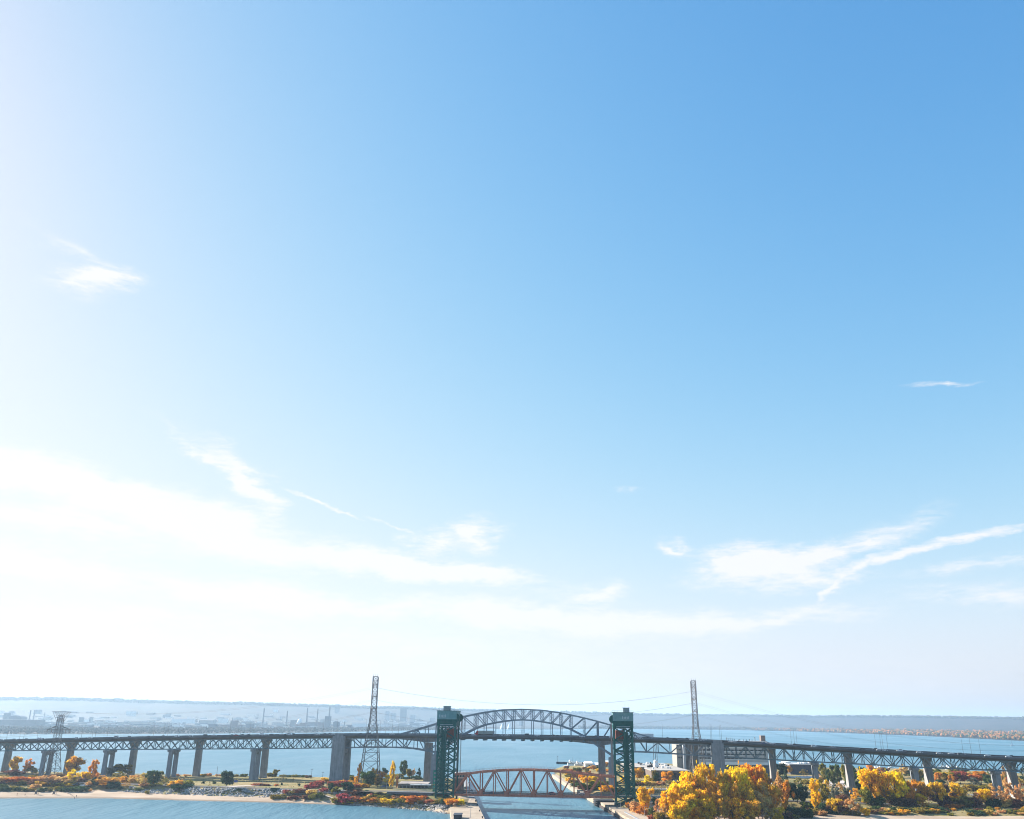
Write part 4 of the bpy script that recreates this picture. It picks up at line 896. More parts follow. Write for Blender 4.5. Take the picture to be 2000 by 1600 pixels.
def crown(seed, kind):
    r = random.Random(seed); b = MB(); lobes = []
    if kind == 'round':
        for k in range(34):
            a = r.uniform(0, 6.283); z = r.uniform(.28, .86); rr = math.sqrt(max(0, 1-((z-.55)/.5)**2))*.5*r.uniform(.3, .95); lobes.append((rr*math.cos(a), rr*math.sin(a), z, r.uniform(.09, .17)))
        n, ls = 3800, .034
    elif kind == 'tall':
        for k in range(40):
            a = r.uniform(0, 6.283); z = r.uniform(.16, .9); rr = .5*(.45+.55*math.sin(math.pi*min(1, z*1.05)))*r.uniform(.15, .95); lobes.append((rr*math.cos(a), rr*math.sin(a), z, r.uniform(.07, .14)))
        n, ls = 4400, .026
    elif kind == 'sparse':
        for k in range(26):
            a = r.uniform(0, 6.283); z = r.uniform(.25, .97); rr = .5*math.sin(math.pi*min(1, z*.95))*r.uniform(.3, 1); lobes.append((rr*math.cos(a), rr*math.sin(a), z, r.uniform(.07, .13)))
        n, ls = 2800, .025
    elif kind == 'cone':
        for k in range(26):
            z = r.uniform(.08, .97); a = r.uniform(0, 6.283); rr = .46*(1-z)*r.uniform(.5, 1); lobes.append((rr*math.cos(a), rr*math.sin(a), z, .05+.12*(1-z)))
        n, ls = 2400, .026
    else:
        for k in range(22):
            a = r.uniform(0, 6.283); rr = .5*math.sqrt(r.random())*.9; lobes.append((rr*math.cos(a), rr*math.sin(a), r.uniform(.15, .78)*(1-.6*rr), r.uniform(.09, .24)))
        n, ls = 1300, .05
    if kind in ('round', 'tall'):           # no tuft hangs free of the rest
        lobes = [l for l in lobes if sum((Vector(l[:3])-Vector(q[:3])).length < (l[3]+q[3])*1.0 for q in lobes) > 2]
    tot = sum(l[3]**2 for l in lobes)
    for (cx, cy, cz, lr) in lobes:
        for _ in range(int(n*lr*lr/tot)):
            d = Vector((r.gauss(0, 1), r.gauss(0, 1), r.gauss(0, 1))).normalized(); q = lr*(r.random()**.45)*r.uniform(.8, 1.15)*(r.uniform(1.1, 1.6) if r.random() < .12 else 1)
            p = Vector((cx, cy, cz))+Vector((d.x*q, d.y*q, d.z*q*.85))
            if kind == 'shrub' and p.z < .02: p.z = r.uniform(.02, .2)
            nrm = (d+Vector((r.gauss(0, .6), r.gauss(0, .6), r.gauss(0, .6)+.3))).normalized()
            x = nrm.orthogonal().normalized(); x.rotate(Matrix.Rotation(r.uniform(0, 6.28), 3, nrm)); y = nrm.cross(x); s_ = ls*r.uniform(.6, 1.25)
            b.quad(p-x*s_-y*s_*.7, p+x*s_-y*s_*.7, p+x*s_*.8+y*s_*.7, p-x*s_*.8+y*s_*.7)
    return b.mesh('crown '+kind), lobes
def trunk(seed, kind, lobes):
    r = random.Random(seed); b = MB()
    if kind == 'shrub':
        for k in range(5): a = k*1.257+r.random(); b.tube([(0, 0, -.05), (.12*math.cos(a), .12*math.sin(a), .25), (.26*math.cos(a), .26*math.sin(a), .55)], [.02, .014, .004], 5)
        return b.mesh('stems')
    tw = {'cone': .018, 'sparse': .013}.get(kind, .019); hz = .62 if kind != 'cone' else .93
    lean = (r.uniform(-.02, .02), r.uniform(-.02, .02))
    b.tube([(0, 0, -.06), (lean[0]*.3, lean[1]*.3, hz*.33), (lean[0], lean[1], hz*.7), (lean[0]*1.4, lean[1]*1.4, hz)], [tw*1.3, tw, tw*.7, tw*.2], 7)
    for (cx, cy, cz, lr) in sorted(lobes, key=lambda l: -l[3])[:12 if kind != 'sparse' else 24]:
        z0 = max(.12, min(hz*.9, cz*r.uniform(.42, .68))); f = z0/hz
        b.tube([(lean[0]*f, lean[1]*f, z0), (cx*.45+lean[0]*f, cy*.45+lean[1]*f, z0+(cz-z0)*.55), (cx, cy, cz+lr*.4)], [tw*.5, tw*.32, tw*.08], 5)
    return b.mesh('trunk '+kind)
PROTO = {}
for kind, nv in (('round', 4), ('tall', 4), ('sparse', 4), ('cone', 2), ('shrub', 5)):
    for k in range(nv):
        cm, lo = crown(100*len(kind)+k*7+ord(kind[0]), kind); PROTO[(kind, k)] = (cm, trunk(k+31, kind, lo))
for (kind, k), (cm, tm) in PROTO.items(): cm.materials.append(LEAF['G']); tm.materials.append(bark if kind != 'sparse' else bark_grey)
tcount = 0
def plant(x, y, h, w, kind, colr, place, z=None, wy=None):
    global tcount; tcount += 1
    nv = {'round': 4, 'tall': 4, 'sparse': 4, 'cone': 2, 'shrub': 5}[kind]; cm, tm = PROTO[(kind, rnd.randrange(nv))]
    g = ground_z(x, y) if z is None else z
    name = {'shrub': 'shrub', 'cone': 'conifer'}.get(kind, 'tree')
    o = empty(name, (x, y, g-.05), rnd.uniform(0, 6.28), (w*1.06, w*1.06, h))
    a = bpy.data.objects.new('trunk' if kind != 'shrub' else 'stems', tm); a.parent = o; COL.objects.link(a)
    c = bpy.data.objects.new('crown' if kind != 'shrub' else 'foliage', cm); c.parent = o; COL.objects.link(c)
    c.material_slots[0].link = 'OBJECT'; c.material_slots[0].material = LEAF[colr]
    later_label(o, x/y, f'{COLN[colr]} {name}', place, 'tree' if name != 'shrub' else 'shrub', f'{COLN[colr]} {name}s {place}')
    return o
def tree_px(px, yt, yb, wpx, kind, colr, place):
    p = hit(px, yb)
    plant(p.x, p.y, max(1.2, metres_up(yb-yt, p)), max(1.0, metres(wpx, p)), kind, colr, place, z=p.z)
K = dict(r='round', t='tall', s='sparse', c='cone', b='shrub')
def grove(place, rows):
    for row in rows.strip().split('\n'):
        for it in row.split(';'):
            it = it.split()
            if it: tree_px(float(it[0]), float(it[1]), float(it[2]), float(it[3]), K[it[4]], it[5], place)
grove('on the far left beach strip', '''
27 1476 1512 24 r G; 52 1482 1513 28 s G; 62 1496 1515 26 s V; 25 1502 1517 40 r M; 45 1512 1528 58 b O; 10 1511 1528 34 b T; 76 1519 1532 34 b M; 70 1509 1526 30 b V; 92 1510 1528 40 b T
147 1475 1514 36 r G; 179 1482 1526 24 t G; 140 1503 1530 30 s Y; 166 1506 1526 24 r Y; 112 1505 1525 44 b M; 130 1508 1530 40 b T; 105 1517 1533 40 b M; 187 1517 1538 20 r D; 214 1514 1533 44 b O; 219 1522 1540 26 b D; 197 1515 1532 26 b O
216 1497 1515 30 r S; 239 1491 1515 36 r V; 250 1511 1530 36 b O; 231 1506 1524 22 s V; 296 1503 1537 26 r N; 280 1509 1535 24 s T; 313 1507 1532 18 s V; 322 1521 1536 22 s T; 266 1513 1531 28 b T; 345 1518 1538 28 b G; 366 1519 1538 22 b V; 352 1528 1540 40 b D; 245 1530 1539 18 s T''')
grove('on the dune edge above the left sand', '''
5 1527 1544 18 b N; 14 1534 1546 16 b D; 2 1536 1546 14 b N; 35 1535 1546 14 b D; 48 1536 1546 14 b N; 60 1537 1546 16 b V; 78 1536 1547 14 b N; 87 1535 1547 10 b D; 96 1534 1546 14 b V; 118 1533 1546 16 b N; 110 1532 1545 10 b V; 129 1536 1547 14 b D; 140 1534 1547 14 b N; 152 1531 1547 18 b N; 165 1535 1547 14 b D; 172 1538 1546 12 b T; 88 1524 1534 10 s O; 101 1525 1533 12 b O; 70 1528 1540 20 b T; 25 1533 1543 20 b V; 270 1535 1546 18 b N; 235 1536 1542 9 b D; 255 1540 1545 9 b N; 287 1541 1551 8 b V''')
grove('on the lawn behind the rock bank', '''
441 1503 1540 27 r D; 397 1524 1531 6 b D; 418 1523 1531 7 b N; 500 1528 1535 22 b R; 515 1529 1535 24 b M; 560 1540 1549 16 b R; 590 1538 1549 30 b M; 575 1543 1550 26 b V; 550 1527 1534 4 b D; 584 1528 1536 5 b D; 470 1540 1544 16 b D; 540 1530 1535 8 b O; 610 1540 1552 26 b T''')
grove('at the harbour edge behind the lawn', '''
390 1510 1516 12 b T; 398 1509 1516 12 b V; 408 1508 1516 10 b T; 460 1511 1517 14 b V; 475 1509 1517 16 b N; 527 1506 1517 14 b V; 541 1502 1517 14 r V; 534 1510 1517 12 b V; 552 1511 1518 14 b V; 563 1512 1518 14 b N; 575 1511 1518 14 b V; 588 1512 1518 16 b N; 602 1512 1519 12 b M; 425 1511 1516 12 b T; 365 1511 1516 14 b T; 345 1510 1516 14 b T''')
grove('in the red thicket by the big pier', '''
620 1519 1537 28 b R; 637 1515 1528 24 b Y; 650 1521 1537 24 b R; 676 1519 1535 26 b O; 665 1520 1537 26 b R; 644 1529 1548 14 r D; 678 1527 1549 24 r D; 655 1532 1548 16 b V; 611 1545 1561 16 b V; 535 1549 1561 18 b V; 550 1548 1560 16 b V; 626 1546 1560 16 b N; 596 1550 1561 20 b M; 575 1551 1562 24 b M; 705 1526 1538 38 b O; 690 1528 1540 26 b R; 695 1537 1552 38 b M; 715 1541 1552 14 b D; 665 1524 1530 16 s S; 633 1536 1546 20 b R; 604 1530 1540 24 b R''')
grove('under the left tall pylon', '''
675 1494 1519 14 s Y; 701 1488 1531 15 t Y; 694 1516 1533 16 s Y; 712 1504 1538 32 r N; 731 1499 1531 16 t G; 725 1507 1536 22 t N; 745 1504 1531 24 r G; 765 1483 1541 15 t G; 761 1511 1532 28 r Y; 775 1514 1541 9 t T; 750 1499 1517 14 r D; 787 1483 1521 19 r N; 798 1500 1521 13 r V; 807 1500 1521 9 s T; 818 1499 1521 16 c D; 779 1507 1521 20 b V; 738 1512 1537 20 t V; 718 1515 1538 18 r V; 680 1510 1522 18 b N; 690 1512 1525 14 b V; 812 1514 1522 24 b D; 795 1515 1522 20 b D''')
grove('on rocks left of the left tower', '''
672 1545 1568 36 b R; 655 1554 1569 18 b V; 680 1560 1570 20 b Y; 700 1551 1566 32 b R; 708 1561 1570 20 b Y; 727 1552 1569 28 b O; 716 1553 1567 22 b O; 738 1557 1571 22 b V; 760 1554 1571 30 b G; 748 1556 1570 22 b O; 772 1556 1569 22 b V; 790 1552 1568 28 b V; 810 1550 1568 34 b O; 824 1558 1570 20 b T; 842 1557 1571 26 b R; 855 1559 1572 18 b V; 866 1556 1573 14 b D; 881 1555 1572 24 b G; 900 1557 1572 18 b Y; 891 1558 1572 16 b G; 686 1555 1568 24 b M; 735 1549 1556 26 b V; 765 1548 1556 30 b N; 785 1547 1556 24 b V''')
grove('on the canal bank behind the brown span', '''
1125 1498 1513 20 r N; 1112 1514 1530 18 b G; 1145 1516 1532 20 r Y; 1159 1514 1529 18 r Y; 1165 1520 1541 32 b V; 1131 1524 1541 34 b N; 1180 1530 1546 20 b Y; 1196 1529 1546 18 b Y; 1180 1487 1502 22 r O; 1120 1519 1533 20 b V; 1150 1528 1545 30 b V; 1190 1522 1535 20 b N; 1174 1527 1541 24 b V; 1139 1531 1545 26 b M; 1208 1535 1550 24 b V; 1218 1515 1533 16 r Y; 1222 1500 1515 12 r O''')
grove('in front of the brown brick building', '''
1245 1498 1524 22 r O; 1303 1505 1530 24 r G; 1280 1503 1532 15 t V; 1284 1508 1533 14 t D; 1265 1513 1532 16 r Y; 1259 1519 1534 16 b Y; 1241 1518 1534 20 b V; 1272 1523 1534 18 b T; 1290 1523 1534 18 b T; 1311 1521 1534 18 b T; 1235 1520 1535 14 b N; 1325 1522 1535 18 b M; 1250 1525 1535 18 b M; 1240 1539 1550 16 b N''')
grove('on the bank right of the right tower', '''
1266 1535 1587 36 r Y; 1243 1559 1587 28 b T; 1286 1560 1591 18 s T; 1255 1568 1590 24 b O; 1273 1572 1593 14 b N; 1288 1579 1604 24 b V; 1274 1588 1604 16 b R; 1235 1564 1584 16 b M; 1300 1570 1604 20 s T; 1306 1590 1608 26 b V; 1226 1563 1577 8 b G; 1282 1553 1575 16 b N''')
grove('in the tall yellow stand at lower right', '''
1310 1544 1602 32 r Y; 1332 1523 1606 52 r Y; 1322 1563 1612 46 r Y; 1352 1504 1600 46 r Y; 1346 1548 1612 46 r Y; 1382 1488 1598 38 r Y; 1370 1514 1606 42 s G; 1396 1524 1608 46 s G; 1426 1508 1602 32 s G; 1445 1490 1600 46 r Y; 1471 1489 1595 52 r G; 1487 1491 1590 42 r G; 1440 1528 1607 42 t G; 1465 1533 1608 46 t G; 1490 1534 1608 48 s T; 1516 1549 1607 32 s G; 1510 1518 1592 26 s T; 1526 1508 1572 22 s T; 1405 1545 1612 40 s G; 1375 1555 1613 44 r Y; 1432 1555 1613 42 t Y; 1470 1560 1614 46 r G; 1340 1530 1590 36 t Y; 1362 1525 1600 36 t G; 1455 1515 1598 36 r G; 1500 1560 1612 40 s T; 1328 1580 1616 40 r Y; 1360 1575 1616 36 r Y; 1415 1525 1605 34 t G; 1388 1560 1614 40 t Y; 1450 1575 1616 36 t Y; 1520 1575 1612 30 r G; 1505 1528 1602 38 r G; 1528 1545 1602 30 s G; 1482 1520 1600 40 t G; 1418 1500 1600 30 r G; 1340 1560 1613 44 r Y; 1366 1540 1610 44 r Y''')
grove('between tall yellow stand and orange tree', '''
1540 1523 1577 28 t G; 1558 1529 1570 34 r D; 1571 1533 1572 24 r D; 1524 1489 1518 26 r D; 1541 1495 1513 16 r O; 1535 1501 1528 14 c D; 1570 1502 1517 18 s T; 1514 1503 1530 20 s V; 1575 1519 1532 22 b V; 1560 1518 1531 20 s V; 1570 1532 1541 20 b V; 1553 1572 1594 22 b D; 1565 1575 1596 24 b D; 1578 1572 1597 22 b N; 1543 1569 1591 20 b D; 1536 1580 1602 26 b M; 1550 1585 1602 26 b V; 1590 1574 1592 20 b V; 1595 1519 1582 30 t Y; 1606 1521 1578 28 s V; 1597 1545 1580 22 t Y; 1590 1555 1572 14 s G; 1612 1562 1588 24 b D; 1622 1568 1590 22 b M; 1605 1580 1593 20 b T; 1575 1560 1580 20 b N''')
grove('along the road under the right bridge spans', '''
1609 1488 1530 19 t V; 1627 1493 1536 18 t N; 1638 1491 1534 22 t N; 1651 1491 1531 22 t V; 1620 1500 1532 16 t D; 1632 1532 1562 24 s S; 1645 1547 1567 28 b M; 1656 1537 1563 16 t S; 1673 1539 1567 22 s G; 1670 1494 1541 24 t N; 1686 1496 1536 20 t D; 1681 1524 1550 26 r D; 1665 1497 1526 20 t N; 1642 1527 1550 18 s T; 1610 1530 1570 20 t V; 1617 1525 1560 20 s G; 1600 1512 1534 16 s T; 1660 1510 1540 20 r N; 1734 1498 1516 18 r M; 1766 1492 1518 24 s T; 1798 1499 1532 18 r V; 1755 1500 1520 20 r T; 1720 1503 1522 20 s R; 1850 1506 1530 38 r V; 1836 1507 1532 20 r O; 1860 1508 1530 30 r G; 1876 1504 1531 28 r R; 1904 1512 1532 26 r O; 1917 1505 1531 36 r O; 1930 1511 1534 18 r D; 1905 1518 1543 26 s S; 1895 1527 1545 30 b V; 1960 1508 1534 16 t V; 1979 1513 1537 22 r R; 1968 1496 1548 16 s T; 1945 1525 1545 26 b T; 1990 1520 1540 24 s T; 1920 1528 1545 26 b V''')
grove('in the yellow belt behind the right beach', '''
1632 1558 1590 30 r G; 1665 1562 1593 36 s T; 1691 1574 1593 18 b Y; 1690 1557 1572 14 s O; 1645 1565 1592 22 s M; 1653 1572 1592 22 b V; 1678 1568 1592 24 s T; 1703 1501 1574 40 r Y; 1725 1506 1574 38 r G; 1751 1504 1573 44 r Y; 1767 1518 1573 28 s V; 1741 1544 1572 28 r Y; 1755 1550 1574 34 b M; 1709 1550 1574 34 b N; 1775 1553 1575 34 b M; 1785 1523 1573 32 r G; 1802 1523 1576 34 r O; 1815 1534 1573 34 s M; 1834 1527 1576 28 r G; 1849 1530 1573 38 s M; 1871 1527 1573 34 r G; 1881 1548 1576 44 b V; 1901 1553 1577 34 b M; 1926 1539 1575 30 r Y; 1950 1538 1576 34 s T; 1975 1528 1576 34 s T; 1996 1532 1576 28 s T; 1862 1556 1576 34 b M; 1795 1548 1576 28 r Y; 1780 1545 1575 26 r G; 1730 1535 1574 34 s V; 1690 1535 1574 22 r V; 1845 1552 1576 30 b M; 1912 1548 1576 26 s T; 1940 1552 1577 26 b D; 1962 1555 1577 26 b T; 1988 1556 1578 26 b M; 1816 1566 1578 34 b O; 1860 1567 1579 34 b O; 1824 1567 1580 26 b T''')
for i in range(34):
    px = rnd.uniform(1690, 2010); yb = rnd.uniform(1512, 1538); tree_px(px, yb-rnd.uniform(10, 22), yb, rnd.uniform(14, 26), rnd.choice(['round', 'sparse', 'round', 'tall']), rnd.choice('VVTNDGOMN'), 'in the park behind the yellow belt')
for i in range(26):
    f = rnd.random(); px = 1096+f*96+rnd.uniform(-2, 14); yb = 1510+f*34+rnd.uniform(-8, 3); tree_px(px, yb-rnd.uniform(5, 10), yb, rnd.uniform(12, 24), 'shrub', rnd.choice('VVNTGMY'), 'scattered along the right canal bank')
for i in range(26):
    px = rnd.uniform(1100, 1330); yb = rnd.uniform(1500, 1516); tree_px(px, yb-rnd.uniform(5, 12), yb, rnd.uniform(10, 20), rnd.choice(['shrub', 'round']), rnd.choice('VNTGOM'), 'around the white sheds and brick roof')
for i in range(64):
    px = rnd.uniform(1690, 2030); yb = rnd.uniform(1580, 1591+(px-1690)*.012); c = rnd.choice('VVVTTNNMGOD')
    tree_px(px, yb-rnd.uniform(5, 11), yb, rnd.uniform(9, 22), 'shrub', c, 'in the low scrub along the right beach')
for i in range(30):
    px = rnd.uniform(690, 870); yb = 1566+(px-690)*.03+rnd.uniform(-9, 2); tree_px(px, yb-rnd.uniform(7, 12), yb, rnd.uniform(14, 26), 'shrub', rnd.choice('VVOGRTM'), 'on rocks left of the left tower')
for i in range(14):
    px = rnd.uniform(1535, 1690); yb = rnd.uniform(1586, 1594); tree_px(px, yb-rnd.uniform(6, 12), yb, rnd.uniform(12, 22), 'shrub', rnd.choice('DDVMT'), 'at the foot of the tall yellow stand')
for i in range(40):
    px = rnd.uniform(-10, 330); yb = rnd.uniform(1519, 1537); tree_px(px, yb-rnd.uniform(7, 13), yb, rnd.uniform(16, 34), 'shrub', rnd.choice('TMVOVMTG'), 'in the far left brushwood')
# ---------------------------------------------------------------- buildings near the bridges
def hexbox(b, x0, x1, y0, y1, z0, z1): b.box(x0, x1, y0, y1, z0, z1)
def X_at(px, Y, py=1500): return at_range(px, py, Y).x
def Z_at(px, py, Y): return at_range(px, py, Y).z
def boxpart(name, m, parent, x0, x1, y0, y1, z0, z1):
    b = MB(); b.box(x0, x1, y0, y1, z0, z1); return b.build(name, m, parent)
# tall white research block
Yb = 1000.0; xa = X_at(1363, Yb); xb = X_at(1502, Yb); zt_ = Z_at(1430, 1449, Yb)
B1 = empty('office_building', ((xa+xb)/2, Yb, 3)); tag(B1, 'tall white office block with rows of dark windows behind the right bridge spans', 'building')
wall_w = mat('white precast panel', (.44, .43, .43), var=.1)
boxpart('wall', wall_w, B1, xa, xb, Yb, Yb+26, 15.2, zt_)
boxpart('podium', mat('grey podium', (.13, .13, .145), var=.15), B1, xa-4, xb+2, Yb+2, Yb+30, 2, 15.1)
boxpart('roof_edge', grey_light, B1, xa-.4, xb+.4, Yb-.4, Yb+26.4, zt_+.005, zt_+.8)
rows = [Z_at(1430, y, Yb) for y in (1457.7, 1465.5, 1473.6, 1481.2)]
winm = bpy.data.meshes.new('w'); bpy.data.meshes.remove(winm)
for z in rows:
    n = 17; w = (xb-xa-4)/n
    for k in range(n):
        x = xa+2+k*w; boxpart('window', glass_dark, B1, x+.35, x+w-.35, Yb-.06, Yb+.2, z-.75, z+.75)
    boxpart('spandrel', white, B1, xa, xb, Yb-.28, Yb-.004, z-1.5, z-1.05)
boxpart('base_band', white, B1, xa+1, xb-1, Yb-.6, Yb-.01, 15.3, 18.0)
for k in range(8): boxpart('podium_window', glass_dark, B1, xa+6+k*9, xa+11+k*9, Yb+1.9, Yb+2.1, 8, 12.5)
xl = X_at(1325, Yb); xm = X_at(1342, Yb)
wing = boxpart('wing', mat('cream wall', (.27, .25, .22), var=.08), B1, xl, xm, Yb+6, Yb+34, 2, Z_at(1334, 1455, Yb))
boxpart('stair_tower', grey_light, B1, X_at(1336.5, Yb), X_at(1341, Yb), Yb+1, Yb+5.9, 2, Z_at(1334, 1454, Yb))
boxpart('glazed_link', mat('bronze glazing', (.07, .05, .045), rough=.3, var=.25), B1, xm+.01, xa-.01, Yb+5, Yb+22, 2, zt_-1.5)
for z in rows:
    for k in range(3): boxpart('window', glass_dark, wing, xl+1+k*1.6, xl+2+k*1.6, Yb+5.9, Yb+6.1, z-.8, z+.8)
for k in range(9): boxpart('mullion', wall_w, B1, xm+1+k*1.35, xm+1.2+k*1.35, Yb+4.85, Yb+5, 3, zt_-2)
xt = X_at(1495, Yb); plant_room = boxpart('roof_tower', mat('brown grey brick', (.17, .13, .115), var=.15), B1, xt, xt+4.8, Yb+8, Yb+14, zt_+.81, Z_at(1498, 1437, Yb))
for px, h in ((1423, 3.6), (1426, 3.2), (1430, 3.4), (1434, 2.6), (1438, 2.2), (1449, 2.0), (1456, 1.8), (1468, 2.2), (1479, 4.4), (1446, 1.6), (1462, 1.8), (1473, 1.6)):
    x = X_at(px, Yb+10); b = MB(); b.tube([(x, Yb+10, zt_), (x, Yb+10, zt_+h)], .32, 6); b.tube([(x, Yb+10, zt_+h), (x, Yb+10, zt_+h+.5)], .5, 6); b.build('vent_stack', galv, B1)
# brick building with flat roof
Yf = 915.0; x0, x1 = X_at(1272, Yf), X_at(1346, Yf)
B2 = empty('brick_building', ((x0+x1)/2, Yf, 3)); tag(B2, 'low brown brick building with a wide pale flat roof by the right tower', 'building')
boxpart('wall', brick_dark, B2, x0, x1, Yf, Yf+150, 2, 12.6)
boxpart('roof', roof_grey, B2, x0-.6, x1+.6, Yf-.6, Yf+150.6, 12.6, 13.3)
boxpart('annex', mat('grey block wall', (.12, .12, .125), var=.15), B2, X_at(1236, Yf+45), x0-.1, Yf+45, Yf+150, 2, 13.6)
boxpart('annex_roof', roof_grey, B2, X_at(1235, Yf+45), x0-.7, Yf+44.5, Yf+150.5, 13.6, 14.1)
for px in (1313.5, 1323.5): boxpart('window', glass_dark, B2, X_at(px, Yf), X_at(px+7, Yf), Yf-.1, Yf+.2, 7.2, 11.2)
for px in (1279, 1290, 1301): boxpart('window', glass_dark, B2, X_at(px, Yf), X_at(px+5, Yf), Yf-.1, Yf+.2, 8.2, 10.6)
for k in range(26):
    x = rnd.uniform(x0+3, x1-6); y = rnd.uniform(Yf+12, Yf+140); w = rnd.uniform(1, 3.4)
    boxpart('roof_unit', rnd.choice([grey_light, white, dark, galv]), B2, x, x+w, y, y+w, 13.3, 13.3+rnd.uniform(.8, 2.2))
b = MB(); b.lathe([(2.2, 0), (2.2, 1.2), (1.6, 2.4), (.6, 3.0), (.05, 3.1)], 14, ((x0+x1)/2+5, Yf+120, 13.3)); b.build('roof_dome', white, B2, True)
AM = empty('antenna_mast', (X_at(1281, 985), 985, 13.3)); tag(AM, 'cluster of three antenna poles on a white base above the brick roof', 'antenna')
for dx in (-1.8, 0, 1.8): b = MB(); x = X_at(1281, 985)+dx; b.tube([(x, 985, 14), (x, 985, Z_at(1281, 1452, 985))], .3, 6); b.build('pole', galv, AM)
b = MB(); b.lathe([(3.4, 0), (3.2, 2), (2.0, 4), (2.4, 5.5), (1.0, 7)], 12, (X_at(1281, 985), 985, 13.3)); b.build('base', white, AM)
# dark low hall further right
Yd = 1050.0; B3 = empty('low_hall', (X_at(1575, Yd), Yd, 3)); tag(B3, 'long dark grey hall with white roof plant right of the white block', 'building')
x0, x1 = X_at(1543, Yd), X_at(1600, Yd); hz_ = Z_at(1570, 1494, Yd)
boxpart('wall', mat('slate grey wall', (.075, .08, .10), var=.15), B3, x0, x1, Yd, Yd+40, 2, hz_)
boxpart('roof_edge', grey_light, B3, x0-.5, x1+.5, Yd-.5, Yd+40.5, hz_, hz_+.7)
boxpart('roof_house', white, B3, X_at(1532, Yd+20), X_at(1543, Yd+20), Yd+15, Yd+30, 2, hz_+2.4)
for k in range(5): x = X_at(1565+k*5, Yd); boxpart('roof_unit', rnd.choice([white, grey_light]), B3, x, x+rnd.uniform(1.5, 3), Yd+8, Yd+12, hz_+.71, hz_+rnd.uniform(1.6, 3))
# low building behind the left approach road
Y4 = 748.0; x0, x1 = X_at(779, Y4), X_at(836, Y4); B4 = empty('low_building', ((x0+x1)/2, Y4, 5)); tag(B4, 'low grey building with a pale roof beside the left green tower', 'building')
boxpart('wall', mat('blue grey wall', (.16, .17, .2), var=.1), B4, x0, x1, Y4, Y4+30, 4.5, 9.0); boxpart('roof', mat('pale brown roof', (.36, .31, .28), var=.1), B4, x0-.5, x1+.5, Y4-.5, Y4+30.5, 9.0, 9.4)
boxpart('canopy', white, B4, X_at(803, Y4-3), X_at(843, Y4-3), Y4-5, Y4-.6, 8.6, 9.1)
for k in range(8): x = x0+1.5+k*2.9; boxpart('window', glass_dark, B4, x, x+2.0, Y4-.08, Y4+.1, 6.2, 8.0)
# operator's house on the canal bank behind the span
Yc = 704.0; x0, x1 = X_at(886, Yc), X_at(909, Yc); B5 = empty('control_house', ((x0+x1)/2, Yc, 3)); tag(B5, "bridge operator's house, pale above dark brick, behind left end of brown span", 'building')
boxpart('base', brick_dark, B5, x0, x1-1.2, Yc, Yc+10, 2, 16.2); boxpart('cabin', mat('pinkish render', (.42, .32, .28), var=.08), B5, x0-.4, x1-.4, Yc-.4, Yc+10.4, 16.21, 19.6)
boxpart('roof', grey_light, B5, x0-1, x1+.2, Yc-1, Yc+11, 19.61, 20.2)
for k in range(4): boxpart('window', glass_dark, B5, x0+.5+k*2.1, x0+2+k*2.1, Yc-.5, Yc-.38, 17.2, 18.7)
# green stair tower beside the left lift tower
p = at_range(850.5, 1520, 662); ST = empty('stair_tower', (p.x, 662, 4)); tag(ST, 'slim bright green stair tower at the foot of the left lift tower', 'stairs')
teal = mat('bright green paint', (.02, .21, .15), rough=.5, var=.15)
for sx in (-1.4, 1.4):
    for sy in (-1.4, 1.4): boxpart('post', teal, ST, p.x+sx-.12, p.x+sx+.12, 662+sy-.12, 662+sy+.12, 3.5, 23.6)
for k in range(8):
    z = 5+k*2.5; boxpart('landing', teal, ST, p.x-1.5, p.x+1.5, 660.5, 663.5, z, z+.2); boxpart('mesh_panel', teal, ST, p.x-1.5, p.x+1.5, 660.46, 660.5, z+.25, z+1.4)
    b = MB(); b.beam((p.x-1.2, 662, z+.2), (p.x+1.2, 662, z+2.5), 1.2, .3); b.build('stair_flight', teal, ST)
# white sheds at the harbour mouth
Ys = 1175.0; B6 = empty('white_shed', (X_at(1160, Ys), Ys, 3)); tag(B6, 'row of low white sheds on the point between the right piers', 'building')
for k, (a, c, h) in enumerate(((1143, 1158, 8), (1158.5, 1172, 6.5), (1173, 1192, 9))):
    x0, x1 = X_at(a, Ys), X_at(c, Ys); w = boxpart('wall', mat('cream shed', (.66, .58, .52), var=.06), B6, x0, x1, Ys, Ys+22, 2, h)
    b = MB(); b.hexa([(x0-.4, Ys-.4, h), (x1+.4, Ys-.4, h), (x1+.4, Ys+22.4, h), (x0-.4, Ys+22.4, h), (x0+.5, Ys+9, h+2), (x1-.5, Ys+9, h+2), (x1-.5, Ys+13, h+2), (x0+.5, Ys+13, h+2)]); b.build('roof', white, B6)
    for q in range(3): boxpart('door', glass_dark if q == 1 else grey_light, w, x0+1.2+q*3, x0+3+q*3, Ys-.08, Ys+.1, 3.4, 6)
